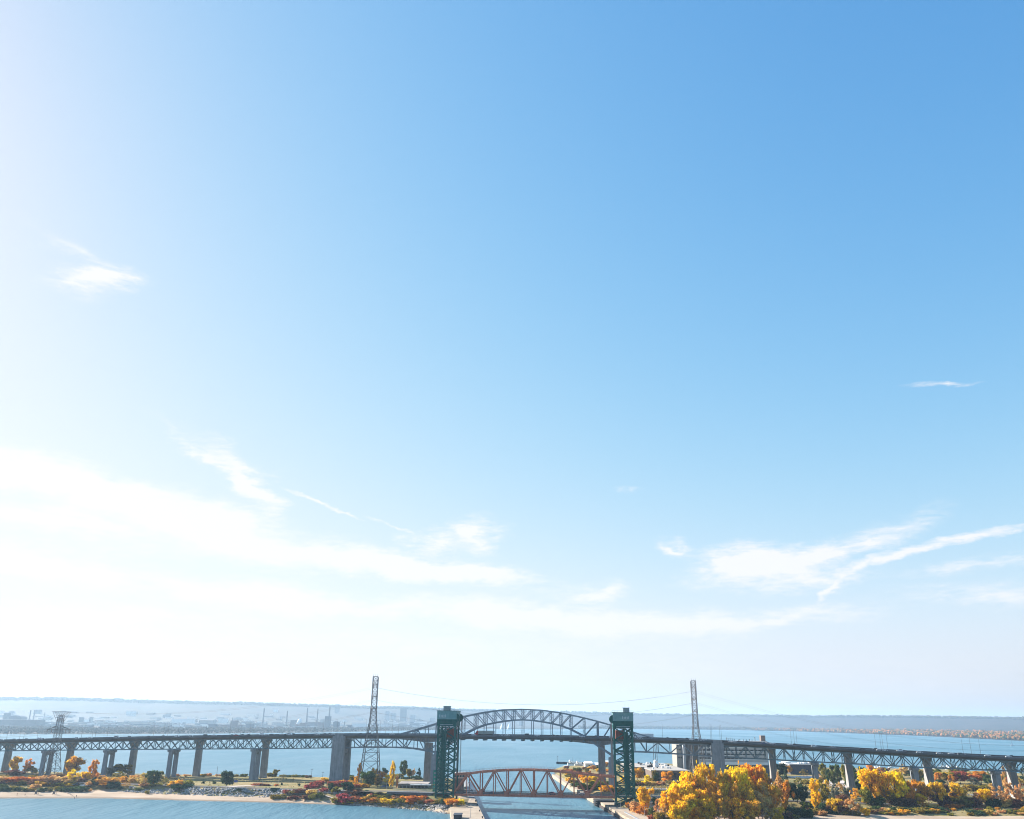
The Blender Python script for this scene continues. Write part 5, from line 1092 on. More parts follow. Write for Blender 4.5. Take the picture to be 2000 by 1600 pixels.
def vessel(px, Y, L_, label, domes=True):
    x = X_at(px, Y); o = empty('ship', (x, Y, 0)); tag(o, label, 'ship', None)
    b = MB(); sec = [(-.5, .8), (-.3, 1), (.2, 1), (.4, .6), (.5, .02)]; n = len(sec)
    for z, f in ((-.5, .75), (2.6, 1)):
        for u, w in sec: b.v.append((x+u*L_, Y-w*L_*.13*f, z+(1.0 if u > .35 and z > 0 else 0)))
        for u, w in sec[::-1]: b.v.append((x+u*L_, Y+w*L_*.13*f, z+(1.0 if u > .35 and z > 0 else 0)))
    m = 2*n
    for i in range(m): j = (i+1) % m; b.f.append((i, j, j+m, i+m)); b.mi.append(0)
    b.f.append(tuple(range(m, 2*m))); b.f.append(tuple(range(m))[::-1]); b.mi += [0, 0]; b.build('hull', white, o)
    cb = boxpart('cabin', white, o, x-.3*L_, x+.15*L_, Y-L_*.09, Y+L_*.09, 2.6, 2.6+L_*.14); boxpart('cabin_window', glass_dark, cb, x-.27*L_, x+.12*L_, Y-L_*.09-.06, Y-L_*.09+.02, 2.6+L_*.07, 2.6+L_*.11)
    boxpart('wheelhouse', white, o, x-.05*L_, x+.1*L_, Y-L_*.06, Y+L_*.06, 2.6+L_*.14, 2.6+L_*.22)
    if domes:
        b = MB(); b.lathe([(.3, 0), (1.5, .7), (1.9, 1.9), (1.4, 3.1), (.1, 3.8)], 12, (x-.15*L_, Y, 2.6+L_*.14)); b.build('radar_dome', white, o, True)
    b = MB(); b.tube([(x, Y, 2.6+L_*.22), (x, Y, 2.6+L_*.42)], .16, 5); b.build('mast', galv, o)
vessel(1119, 1235, 24, 'white ship with radar dome at the harbour mouth, nearest the breakwater'); vessel(1133, 1205, 24, 'white ship with radar dome moored beside the white sheds')
for i, (px, L_) in enumerate(((1832, 15), (1841, 17), (1850, 16), (1860, 18), (1869, 14), (1714, 12), (1719, 12), (1741, 11))):
    x = X_at(px, 1252+(i % 3)*7); vessel(px, 1252+(i % 3)*7, L_, '', False); later_label(bpy.data.objects[[o.name for o in bpy.data.objects if o.name.startswith('ship') and o.parent is None][-1]], px, 'white motor yacht', 'moored behind the right bridge spans' if px > 1800 else 'moored behind the yellow trees', 'boat', 'moored motor yachts')
# breakwater with beacon
b = MB(); p0, p1 = Vector((70, 1343, 0)), Vector((222, 1306, 0)); d = (p1-p0).normalized(); n = Vector((-d.y, d.x, 0))*3
b.hexa([p0-n-V_((0, 0, 2)), p1-n-V_((0, 0, 2)), p1+n-V_((0, 0, 2)), p0+n-V_((0, 0, 2)), p0-n+V_((0, 0, 2.7)), p1-n+V_((0, 0, 2.7)), p1+n+V_((0, 0, 2.7)), p0+n+V_((0, 0, 2.7))])
tag(b.build('breakwater', mat('dark sheet pile wall', (.035, .04, .048), var=.2)), kind='structure')
b = MB(); b.tube([(71.5, 1342.6, 2.7), (71.5, 1342.6, 10)], [.3, .15], 6); b.lathe([(.5, 0), (.5, .8), (.1, 1.2)], 8, (71.5, 1342.6, 9.4)); tag(b.build('beacon', galv), 'thin beacon pole at the tip of the breakwater', 'beacon')
# sailing boat
p = ground(1977, 1457.5, 0); SBO = empty('sailing_boat', p); tag(SBO, 'white sailing boat out on the harbour at far right', 'boat')
b = MB(); b.hexa([(p.x-4, p.y-1, -.3), (p.x+4, p.y-1, -.3), (p.x+4, p.y+1, -.3), (p.x-4, p.y+1, -.3), (p.x-4.6, p.y-1.5, 1.3), (p.x+5.6, p.y-.5, 1.5), (p.x+5.6, p.y+.5, 1.5), (p.x-4.6, p.y+1.5, 1.3)]); b.build('hull', white, SBO)
sail = mat('white sailcloth', (.85, .85, .85), var=.03)
b = MB(); b.hexa([(p.x-4, p.y-.05, 2.6), (p.x+.3, p.y-.05, 2.6), (p.x+.3, p.y+.05, 2.6), (p.x-4, p.y+.05, 2.6), (p.x+.1, p.y-.03, 15.5), (p.x+.3, p.y-.03, 15.5), (p.x+.3, p.y+.03, 15.5), (p.x+.1, p.y+.03, 15.5)]); b.build('mainsail', sail, SBO)
b = MB(); b.hexa([(p.x+.7, p.y-.05, 2.0), (p.x+5, p.y-.05, 1.9), (p.x+5, p.y+.05, 1.9), (p.x+.7, p.y+.05, 2.0), (p.x+.7, p.y-.03, 13.5), (p.x+.9, p.y-.03, 13.5), (p.x+.9, p.y+.03, 13.5), (p.x+.7, p.y+.03, 13.5)]); b.build('jib', sail, SBO)
b = MB(); b.tube([(p.x+.5, p.y, 1.3), (p.x+.5, p.y, 16)], .12, 6); b.build('mast', galv, SBO)
# ---------------------------------------------------------------- small things on the left shore and quays
gpt = hit
p = gpt(536, 1547); DU = empty('shipping_container', p); tag(DU, 'dark green container box beside the footpath above the rocks', 'container')
boxpart('body', mat('dark green box paint', (.02, .06, .05), var=.15), DU, p.x-3.2, p.x+3.2, p.y, p.y+2.4, p.z, p.z+2.3); boxpart('lid', mat('dark green box paint', (.02, .06, .05)), DU, p.x-3.3, p.x+3.3, p.y-.1, p.y+2.5, p.z+2.3, p.z+2.5)
for k in range(7): boxpart('rib', mat('dark green box paint', (.02, .06, .05)), DU, p.x-3+k, p.x-2.85+k, p.y-.08, p.y, p.z+.1, p.z+2.25)
p = gpt(460, 1531); SG = empty('road_sign', p); tag(SG, 'blue road sign on posts beside the dark green lawn tree', 'sign')
boxpart('panel', mat('blue sign face', (.03, .07, .3), var=.05), SG, p.x-1.5, p.x+1.5, p.y-.05, p.y+.05, p.z+1.0, p.z+2.8)
for sx in (-1.1, 1.1): boxpart('post', galv, SG, p.x+sx-.06, p.x+sx+.06, p.y+.06, p.y+.18, p.z-.2, p.z+2.9)
def upole(px, yt, yb, label, arm=True):
    p = gpt(px, yb); h = metres_up(yb-yt, p); o = empty('utility_pole', p); b = MB(); b.tube([p-V_((0, 0, .5)), p+V_((0, 0, h))], [.2, .12], 6); b.build('pole', bark, o)
    if arm: boxpart('crossarm', bark, o, p.x-1.2, p.x+1.2, p.y-.2, p.y-.05, p.z+h-.9, p.z+h-.7)
    tag(o, label, 'pole')
upole(608, 1501, 1520, 'taller utility pole standing against the water left of the big pier'); upole(630, 1507, 1520, 'shorter utility pole right beside the big pier'); upole(423, 1497, 1516, 'thin pole by the water beyond the dark green lawn tree', False)
def lamp_px(px, yt, yb, label, z=None):
    p = gpt(px, yb) if z is None else ground(px, yb, z); h = metres_up(yb-yt, p); o = empty('lamp_post', p)
    b = MB(); b.tube([p-V_((0, 0, .3)), p+V_((0, 0, h))], [.14, .07], 6); b.build('pole', grey_light, o)
    b = MB(); b.tube([p+V_((0, 0, h)), p+V_((1.6, 0, h+.25))], .07, 5); b.box(p.x+1.3, p.x+2.1, p.y-.18, p.y+.18, p.z+h+.15, p.z+h+.35); b.build('lamp_head', grey_light, o); tag(o, label, 'lamp')
for px, yt, yb, lab, z in ((912, 1531, 1572, 'tall lamp post where the left quay meets the bushes', 3.05), (919, 1562, 1598, 'lamp post in the middle of the left quay', 3.05), (1212, 1558, 1577, 'pale lamp post at the foot of the right green tower', 3.4), (1235, 1563, 1583, 'lamp post beside the orange shrubs of the right quay', None), (1259, 1576, 1595, 'lamp post below the bright yellow quay tree', None), (1288, 1582, 1602, 'lamp post at the bottom edge beside the yellow stand', None), (755, 1520, 1542, 'pale lamp post beside the left approach road, nearer the pylon', None), (768, 1505, 1541, 'taller pale lamp post beside the left approach road', None), (1296, 1520, 1556, 'lamp post between right tower and yellow stand', None), (512, 1518, 1533, 'thin lamp post on the lawn nearer the blue pier', None), (544, 1518, 1533, 'thin lamp post in the middle of the lawn', None)): lamp_px(px, yt, yb, lab, z)
b = MB(); p = ground(893, 1600, 3.05); b.box(p.x-2, p.x+2.4, p.y-2, p.y+10, 3.04, 5.2); b.box(p.x-2.3, p.x+2.7, p.y-2.3, p.y+10.3, 5.2, 5.5); tag(b.build('dock_hut', mat('dark blue hut paint', (.02, .03, .05), var=.2)), 'small dark flat-roofed hut on the left quay at the bottom edge', 'hut')
sea = quay('sea_wall', [tuple(ground(868, 1577, 2.2))[:2], tuple(ground(886, 1577.5, 2.2))[:2]], 9, 3.6, pale_concrete)
b = MB(); p = ground(888, 1577, 3.05); b.box(p.x-1.4, p.x+1.4, p.y-1.4, p.y+1.4, 3.04, 3.7); b.lathe([(1.0, 0), (1.3, 1.0), (.9, 1.8), (.2, 2.0)], 10, (p.x, p.y, 3.7)); tag(b.build('planter', mat('rusty planter', (.26, .15, .08), var=.3)), 'rust coloured planter at the corner of the left quay', 'planter')
for k, y in enumerate((560, 600, 640, 670)):
    x = -13.4-(y-555)*.0733-1.2; b = MB(); b.lathe([(.35, 0), (.3, .7), (.5, .8), (.5, 1.0), (.1, 1.1)], 10, (x, y, 3.05)); o = b.build('bollard', dark); later_label(o, -y, 'dark mooring bollard', 'along the canal edge of the left quay', 'bollard', 'mooring bollards on the left quay')
# fender block below the right tower
b = MB(); p = ground(1182, 1571, 0); b.hexa([(64, 672, -2), (76, 672, -2), (76, 688, -2), (62.5, 688, -2), (64, 672, 4.6), (76, 672, 4.6), (76, 688, 4.6), (62.5, 688, 4.6)]); 
for z in (1.0, 2.4, 3.8): b.box(62.3, 64.1, 671.6, 688, z, z+.5)
tag(b.build('fender_block', mat('black timber', (.02, .024, .03), var=.3)), 'black timber fender block in the water below the right green tower', 'fender')
# blue shelters beside the road
for i, (px, w, h, lab) in enumerate(((748, 13, 8, 'dark blue tent roof beside the left approach road, nearer the pylon'), (757, 12, 11, 'dark blue tent with pointed roof behind the pale lamp posts'))):
    p = gpt(px, 1541); W = metres(w, p)/2; h = metres_up(h, p); o = empty('tent', p); tag(o, lab, 'tent')
    b = MB(); n = len(b.v); b.v += [(p.x-W, p.y, p.z+h*.45), (p.x+W, p.y, p.z+h*.45), (p.x+W, p.y+4, p.z+h*.45), (p.x-W, p.y+4, p.z+h*.45), (p.x, p.y+2, p.z+h)]; b.f += [(0, 1, 4), (1, 2, 4), (2, 3, 4), (3, 0, 4), (3, 2, 1, 0)]; b.mi = [0]*5; b.build('roof', mat('navy canvas', (.012, .022, .06), var=.2), o)
    for sx in (-W, W-.1):
        for sy in (0, 3.9): boxpart('post', galv, o, p.x+sx, p.x+sx+.1, p.y+sy, p.y+sy+.1, p.z-.2, p.z+h*.45)
for px, py, c, v in ((106, 1533, 'white', False), (100, 1533.5, 'grey', True), (112, 1533, 'silver', False), (128, 1534, 'black', False), (140, 1535, 'silver', False), (151, 1535, 'black', False), (162, 1537, 'white', False), (170, 1537, 'silver', True)):
    p = gpt(px, py); put_car(p+V_((0, 0, .12)), Vector((1, .15, 0)), c, v, 'parked behind the dune shrubs on the left')
for px, py, c, v in ((1335, 1527, 'white', True), (1320, 1527, 'silver', False), (1180, 1514, 'white', False), (1186, 1516, 'blue', False), (1192, 1513, 'white', True)):
    p = gpt(px, py); put_car(p+V_((0, 0, .2)), Vector((1, .1, 0)), c, v, 'parked in front of the brick building' if px > 1250 else 'parked between the two right arch piers')
# lifeguard chairs
for px, lab in ((71, 'left of the two wooden lifeguard chairs on the sand'), (106, 'right of the two wooden lifeguard chairs on the sand')):
    p = gpt(px, 1552); o = empty('lifeguard_chair', p); tag(o, lab, 'chair', 'lifeguard chairs'); wd = mat('grey wood', (.10, .095, .10), var=.2)
    for sx in (-1, 1):
        for sy in (-1, 1): b = MB(); b.beam(p+V_((sx*1.1, sy*1.1, -.2)), p+V_((sx*.5, sy*.5, 2.6)), .18, .18); b.build('leg', wd, o)
    boxpart('seat', wd, o, p.x-.7, p.x+.7, p.y-.7, p.y+.7, p.z+2.2, p.z+2.4); boxpart('backrest', wd, o, p.x-.7, p.x+.7, p.y+.6, p.y+.75, p.z+2.4, p.z+3.4)
    boxpart('front_board', wd, o, p.x-.9, p.x+.9, p.y-.95, p.y-.85, p.z+.5, p.z+1.7)
# people on the beach
def person(px, py, label, ang, step):
    p = gpt(px, py); me = bpy.data.meshes.new('p')
    Vv = [(0, 0, .95), (0, 0, 1.2), (0, 0, 1.42), (0, .0, 1.55), (0, .02, 1.68), (.1, 0, .9), (.11, step*.5, .5), (.11, step-.06, .06), (.11, step+.1, .03), (-.1, 0, .9), (-.11, -step*.3, .5), (-.11, -step, .08), (-.11, -step+.15, .03), (.2, 0, 1.4), (.27, -.08, 1.12), (.27, .06, .86), (-.2, 0, 1.4), (-.27, .1, 1.12), (-.27, .22, .9)]
    Ee = [(0, 1), (1, 2), (2, 3), (3, 4), (0, 5), (5, 6), (6, 7), (7, 8), (0, 9), (9, 10), (10, 11), (11, 12), (2, 13), (13, 14), (14, 15), (2, 16), (16, 17), (17, 18)]
    Rr = [.15, .15, .16, .06, .11, .1, .075, .05, .04, .1, .075, .05, .04, .07, .05, .045, .07, .05, .045]
    me.from_pydata(Vv, Ee, []); o = bpy.data.objects.new('person', me); COL.objects.link(o)
    md = o.modifiers.new('skin', 'SKIN'); o.modifiers.new('sub', 'SUBSURF').levels = 1
    for i, r_ in enumerate(Rr): me.skin_vertices[0].data[i].radius = (r_, r_)
    me.skin_vertices[0].data[0].use_root = True
    dg = bpy.context.evaluated_depsgraph_get(); m2 = bpy.data.meshes.new_from_object(o.evaluated_get(dg)); o.modifiers.clear(); o.data = m2
    for m_ in (mat('dark trousers', (.03, .035, .05)), rnd.choice([mat('dark jacket', (.04, .04, .045)), mat('maroon jacket', (.12, .03, .03))]), mat('skin', (.45, .28, .2), var=.05), mat('brown hair', (.05, .03, .02))): m2.materials.append(m_)
    for f in m2.polygons: z = f.center.z; f.material_index = 0 if z < .93 else 1 if z < 1.5 else 3 if (z > 1.7 or f.center.y < -.02 and z > 1.58) else 2
    o.matrix_basis = Matrix.Translation(p) @ Matrix.Rotation(ang, 4, 'Z'); WORLD[o.name] = o.matrix_basis; tag(o, label, 'person')
person(33, 1554.5, 'person in dark clothes walking on the sand, leftmost', 1.5, .25); person(48.5, 1555, 'person walking on the sand left of the lifeguard chairs', 1.3, .28)
person(149, 1558, 'person standing on the sand right of the driftwood', .4, .1); person(145, 1561, 'person at the water line by the driftwood', 2.0, .2)
b = MB(); b.tube([gpt(130, 1549)+V_((0, 0, .2)), gpt(137, 1552)+V_((0, 0, .4)), gpt(143, 1556)+V_((0, 0, .2))], [.35, .3, .12], 7); b.tube([gpt(137, 1552)+V_((0, 0, .3)), gpt(140, 1551)+V_((0, 0, 1.2))], [.15, .04], 5); tag(b.build('driftwood', mat('weathered driftwood', (.13, .105, .10))), 'long driftwood trunk lying across the left sand', 'driftwood')
# ---------------------------------------------------------------- rock banks
def rocks(name, pts, smin, smax, m, seed):
    r = random.Random(seed); b = MB(); ico = [(0, 0, 1), (.9, 0, .3), (.28, .86, .3), (-.72, .53, .3), (-.72, -.53, .3), (.28, -.86, .3), (.72, .53, -.4), (-.28, .86, -.4), (-.9, 0, -.4), (-.28, -.86, -.4), (.72, -.53, -.4)]
    fc = [(0, 1, 2), (0, 2, 3), (0, 3, 4), (0, 4, 5), (0, 5, 1), (1, 6, 2), (2, 6, 7), (2, 7, 3), (3, 7, 8), (3, 8, 4), (4, 8, 9), (4, 9, 5), (5, 9, 10), (5, 10, 1), (1, 10, 6)]
    for (x, y, z) in pts:
        s_ = r.uniform(smin, smax); n = len(b.v); a = r.uniform(0, 6.28); ca, sa = math.cos(a), math.sin(a); ex, ey, ez = r.uniform(.8, 1.3), r.uniform(.7, 1.1), r.uniform(.6, 1)
        for (u, v, w) in ico:
            j = r.uniform(.78, 1.15); u, v, w = u*ex*j*s_, v*ey*j*s_, w*ez*j*s_; b.v.append((x+u*ca-v*sa, y+u*sa+v*ca, z+w))
        for f in fc: b.f.append(tuple(n+i for i in f)); b.mi.append(0)
    return tag(b.build(name, m), kind='stuff')
pts = []; r2 = random.Random(5)
Xs = np.array([r2.uniform(-300, -112) for _ in range(9000)]); Ys_ = np.array([r2.uniform(675, 760) for _ in range(9000)]); Z, dl, dr, swd = height(Xs, Ys_)
for x, y, z, d, w in zip(Xs, Ys_, Z, dl, swd):
    if w-1 < d < w+10: pts.append((x, y, z+.15))
o = rocks('rock_bank', pts, .6, 1.25, rock_m, 3); o['label'] = 'bank of grey boulders between the left sand and the lawn'
pts = []; Xs = np.array([r2.uniform(-112, -40) for _ in range(6000)]); Ys_ = np.array([r2.uniform(615, 690) for _ in range(6000)]); Z, dl, dr, swd = height(Xs, Ys_)
pd, pts2 = [], []
for x, y, z, d in zip(Xs, Ys_, Z, dl):
    if -2 < d < 3.5: pts2.append((x, y, max(z, 0)+.1))
    elif 3.5 <= d < 8 and x > -92: pd.append((x, y, z+.2))
rocks('rock_bank', pts2, .5, 1.1, mat('pale shore rock', (.25, .225, .2), col2=(.46, .41, .37), scale=.6), 4)['label'] = 'pale boulders along the water left of the left quay'
rocks('rock_bank', pd, .8, 1.5, rock_dark, 6)['label'] = 'dark boulders of the bank beside the left quay'
pts = []; Xs = np.array([r2.uniform(44, 640) for _ in range(5000)]); Ys_ = np.array([r2.uniform(960, 1320) for _ in range(5000)]); Z, dl, dr, swd = height(Xs, Ys_)
for x, y, z, d in zip(Xs, Ys_, Z, dr):
    if -1 < d < 4: pts.append((x, y, max(z, 0)))
rocks('rock_bank', pts, .8, 1.6, rock_m, 8)['label'] = 'boulders along the harbour shore behind the right bridge spans'
# tufts of dry grass over dunes and lawns
def tufts():
    r = random.Random(12); N_ = 26000
    X = np.concatenate([np.random.default_rng(1).uniform(-420, -110, N_), np.random.default_rng(2).uniform(90, 470, N_)]); Y = np.concatenate([np.random.default_rng(3).uniform(690, 960, N_), np.random.default_rng(4).uniform(590, 900, N_)])
    Z, dl, dr, swd = height(X, Y); rl, _ = line_dist(ROAD_L, X, Y); rr, _ = line_dist(ROAD_R, X, Y); b = MB()
    for x, y, z, a, c, w, q, q2 in zip(X, Y, Z, dl, dr, swd, rl, rr):
        if not ((x < 0 and a > w+12 and (x < -285 or r.random() < .06)) or (x > 0 and c > 37)) or q < 8 or q2 < 8: continue
        if math.sin(x*.05)*math.sin(y*.06+x*.02) < r.uniform(-.9, .6): continue
        h = r.uniform(.3, .9); w_ = r.uniform(.3, .8); an = r.uniform(0, 3.14); dx, dy = w_*math.cos(an), w_*math.sin(an)
        b.quad((x-dx, y-dy, z-.05), (x+dx, y+dy, z-.05), (x+dx*.6, y+dy*.6, z+h), (x-dx*.6, y-dy*.6, z+h))
    o = b.build('dry_grass', leaf_mat('straw grass', (.11, .095, .03), (.29, .23, .09), .3)); tag(o, 'dry autumn grass on the dunes and lawns', 'grass', kind='stuff'); del o['category']
tufts()
# ---------------------------------------------------------------- far shore, hills and city
SHORE = [(-400, 1431), (0, 1434), (300, 1434), (600, 1431.5), (750, 1428), (1000, 1423.5), (1250, 1424.3), (1400, 1425.5), (1550, 1428.5), (1800, 1437.5), (2000, 1447.5), (2400, 1470)]
SKYL = [(-400, 1362), (0, 1365), (100, 1365), (200, 1367.5), (300, 1371), (400, 1373), (500, 1375), (600, 1378), (700, 1381.5), (800, 1383), (900, 1387), (1000, 1389), (1100, 1391), (1250, 1395.5), (1450, 1397.5), (1600, 1400), (1700, 1399.5), (1850, 1401.5), (2000, 1404), (2400, 1409)]
HY = [(-400, 8200), (0, 8500), (500, 9000), (800, 10000), (1000, 11500), (1400, 12500), (1700, 11000), (2000, 9500), (2400, 9000)]
def smooth_noise(x, y): return math.sin(x*.011+math.sin(y*.007)*2)+.6*math.sin(x*.031+1.7+y*.013)+.35*math.sin(x*.083+y*.051)
def far_col(px):
    s = ground(px, interp(SHORE, px), 0); Yr = interp(HY, px); rd = at_range(px, interp(SKYL, px), Yr)
    return s, rd
def far_terrain():
    b = MB(); cols = []; step = 10; pxs = list(range(-400, 2401, step)); fr = [0, .01, .05, .25, .5, .62, .72, .8, .86, .92, .97, 1.0, 1.06, 1.15]
    zf = [-.5, 3.5, 5, 9, 18, 26, .28, .45, .62, .8, .93, 1.0, .98, .9]
    for px in pxs:
        s, rd = far_col(px); ring = []
        for f, z in zip(fr, zf):
            p = s.lerp(rd, f) if f <= 1 else rd+(rd-s)*(f-1)
            hz = z if f <= .62 else z*rd.z
            if f > .62: hz += smooth_noise(px*4, f*900)*3.5*(1 if f < .99 else .7)
            ring.append((p.x, p.y, hz))
        cols.append(ring)
    n = len(fr)
    for c in cols: b.v += c
    for i in range(len(cols)-1):
        for j in range(n-1): a = i*n+j; b.f.append((a, a+n, a+n+1, a+1)); b.mi.append(0)
    m = mat('autumn hillside', (.010, .013, .010), col2=(.042, .026, .020), scale=.004); return tag(b.build('hills', m, smooth=True), kind='structure')  # base colour lowered to stand in for the shade within the tree canopy
far_terrain()
def far_z(px, f):
    s, rd = far_col(px); fr = [0, .01, .05, .25, .5, .62, .72, .8, .86, .92, .97, 1.0]; zz = [0, 3.5, 5, 9, 18, 26]+[k*rd.z for k in (.28, .45, .62, .8, .93, 1.0)]
    p = s.lerp(rd, f); return Vector((p.x, p.y, interp(list(zip(fr, zz)), f)))
def far_wood(name, n, pxr, fsel, hr, m, seed, label):
    r = random.Random(seed); b = MB(); ico = [(0, 0, 1), (.9, 0, .45), (.28, .86, .45), (-.72, .53, .45), (-.72, -.53, .45), (.28, -.86, .45), (.72, .53, -.4), (-.28, .86, -.4), (-.9, 0, -.4), (-.28, -.86, -.4), (.72, -.53, -.4), (0, 0, -.9)]
    fc = [(0, 1, 2), (0, 2, 3), (0, 3, 4), (0, 4, 5), (0, 5, 1), (1, 6, 2), (2, 6, 7), (2, 7, 3), (3, 7, 8), (3, 8, 4), (4, 8, 9), (4, 9, 5), (5, 9, 10), (5, 10, 1), (1, 10, 6), (6, 11, 7), (7, 11, 8), (8, 11, 9), (9, 11, 10), (10, 11, 6)]
    for _ in range(n):
        px = r.uniform(*pxr); f = fsel(r, px)
        p = far_z(px, f); h = r.uniform(*hr)
        for q in range(3):
            k = len(b.v); w = h*r.uniform(.25, .42); cx, cy, cz = p.x+r.uniform(-.35, .35)*h, p.y+r.uniform(-.35, .35)*h, p.z+h*r.uniform(.35, .7)
            for (u, v, z) in ico: j = r.uniform(.7, 1.25); b.v.append((cx+u*w*j, cy+v*w*j, cz+z*w*1.1*j))
            for t in fc: b.f.append(tuple(k+i for i in t)); b.mi.append(0)
    o = b.build(name, m); tag(o, kind='stuff'); o['label'] = label
def wood_mat(name, stops):
    m = bpy.data.materials.new(name); m.use_nodes = True; nt = m.node_tree; N = nt.nodes; L = nt.links; b = N['Principled BSDF']; b.inputs['Roughness'].default_value = .95; b.inputs['Specular IOR Level'].default_value = .05
    geo = N.new('ShaderNodeNewGeometry'); r = N.new('ShaderNodeValToRGB'); nz = N.new('ShaderNodeTexNoise'); nz.inputs['Scale'].default_value = .006; L.new(geo.outputs['Position'], nz.inputs[0])
    a = N.new('ShaderNodeMath'); a.operation = 'MULTIPLY_ADD'; L.new(geo.outputs['Random Per Island'], a.inputs[0]); a.inputs[1].default_value = .6; L.new(nz.outputs['Fac'], a.inputs[2])
    s = N.new('ShaderNodeMapRange'); s.inputs[1].default_value = .35; s.inputs[2].default_value = 1.25; L.new(a.outputs[0], s.inputs[0]); L.new(s.outputs[0], r.inputs[0])
    e = r.color_ramp.elements
    while len(e) < len(stops): e.new(.5)
    for k, (p, c) in enumerate(stops): e[k].position = p; e[k].color = (*c, 1)
    L.new(r.outputs[0], b.inputs['Base Color']); return m
wr = wood_mat('far autumn wood', [(.1, (.03, .055, .035)), (.35, (.07, .085, .035)), (.55, (.30, .13, .04)), (.75, (.42, .16, .05)), (.9, (.09, .07, .04))])
wl_ = wood_mat('far dull wood', [(.1, (.03, .04, .035)), (.5, (.07, .07, .045)), (.8, (.13, .09, .06)), (.95, (.05, .06, .05))])
far_wood('far_woodland', 2600, (1470, 2120), lambda r, px: r.random()**1.6*.40*min(1, (px-1440)/300), (12, 22), wr, 1, 'autumn wood along the far shore at right')
far_wood('far_woodland', 1100, (1130, 1560), lambda r, px: r.random()**1.5*.22, (14, 24), wl_, 2, 'dim tree belt along the far shore right of the lift tower')
far_wood('far_woodland', 3600, (-60, 900), lambda r, px: r.random()**1.3*.2, (6, 11), wl_, 3, 'hazy tree belt along the far industrial shore')
far_wood('far_woodland', 6000, (-60, 2080), lambda r, px: r.uniform(.96, 1.0), (10, 24), wl_, 4, 'wooded crest of the far hills')
def far_city():
    r = random.Random(77); b = MB()
    for _ in range(420):
        px = r.uniform(-40, 880); f = r.uniform(.2, .8)**1.0; p = far_z(px, f); w, h, d = r.uniform(15, 90), r.uniform(4, 12) if r.random() < .95 else r.uniform(18, 40), r.uniform(10, 25)
        b.box(p.x-w/2, p.x+w/2, p.y, p.y+d, p.z-4, p.z+h, r.choice([0, 1, 1, 2, 3]))
    o = b.build('far_city', (mat('far brick', (.16, .11, .09)), mat('far grey wall', (.22, .22, .23)), mat('far white wall', (.6, .6, .58)), mat('far dark wall', (.08, .085, .1)))); tag(o, kind='stuff'); o['label'] = 'hazy town roofs spread over the far left hillside'
far_city()
ind = [mat('dark mill cladding', (.07, .075, .085), var=.1), mat('grey mill cladding', (.16, .165, .175), var=.1), mat('white roof sheet', (.75, .74, .72), var=.05), mat('city concrete', (.24, .24, .25), var=.1), mat('rust mill', (.13, .085, .07), var=.15)]
def far_block(px0, px1, yt, yb, Y, m, dep, label, cat='building', roof=None):
    x0, x1 = X_at(px0, Y, yb), X_at(px1, Y, yb); zt = Z_at((px0+px1)/2, yt, Y); zb = max(0.5, min(Z_at((px0+px1)/2, yb, Y), 160)); zb = 1 if Y < 7500 else zb-25
    o = empty('far_building', ((x0+x1)/2, Y, zb)); tag(o, label, cat); boxpart('wall', m, o, x0, x1, Y, Y+dep, zb, zt)
    if roof == 'gable':
        b = MB(); b.hexa([(x0, Y-.5, zt), (x1, Y-.5, zt), (x1, Y+dep+.5, zt), (x0, Y+dep+.5, zt), (x0, Y+dep*.45, zt+8), (x1, Y+dep*.45, zt+8), (x1, Y+dep*.55, zt+8), (x0, Y+dep*.55, zt+8)]); b.build('roof', ind[1], o)
    elif roof == 'round':
        b = MB(); n = 10; w = (x1-x0)/2; cx = (x0+x1)/2; P = [(cx-w*math.cos(math.pi*k/n), zt+.35*w*math.sin(math.pi*k/n)) for k in range(n+1)]
        for (a0, z0), (a1, z1) in zip(P, P[1:]): b.hexa([(a0, Y, zt-.1), (a1, Y, zt-.1), (a1, Y+dep, zt-.1), (a0, Y+dep, zt-.1), (a0, Y, z0), (a1, Y, z1), (a1, Y+dep, z1), (a0, Y+dep, z0)])
        b.build('roof', m, o)
    else: boxpart('roof', ind[3] if m is not ind[2] else ind[2], o, x0-1, x1+1, Y-1, Y+dep+1, zt, zt+1.2)
    return o
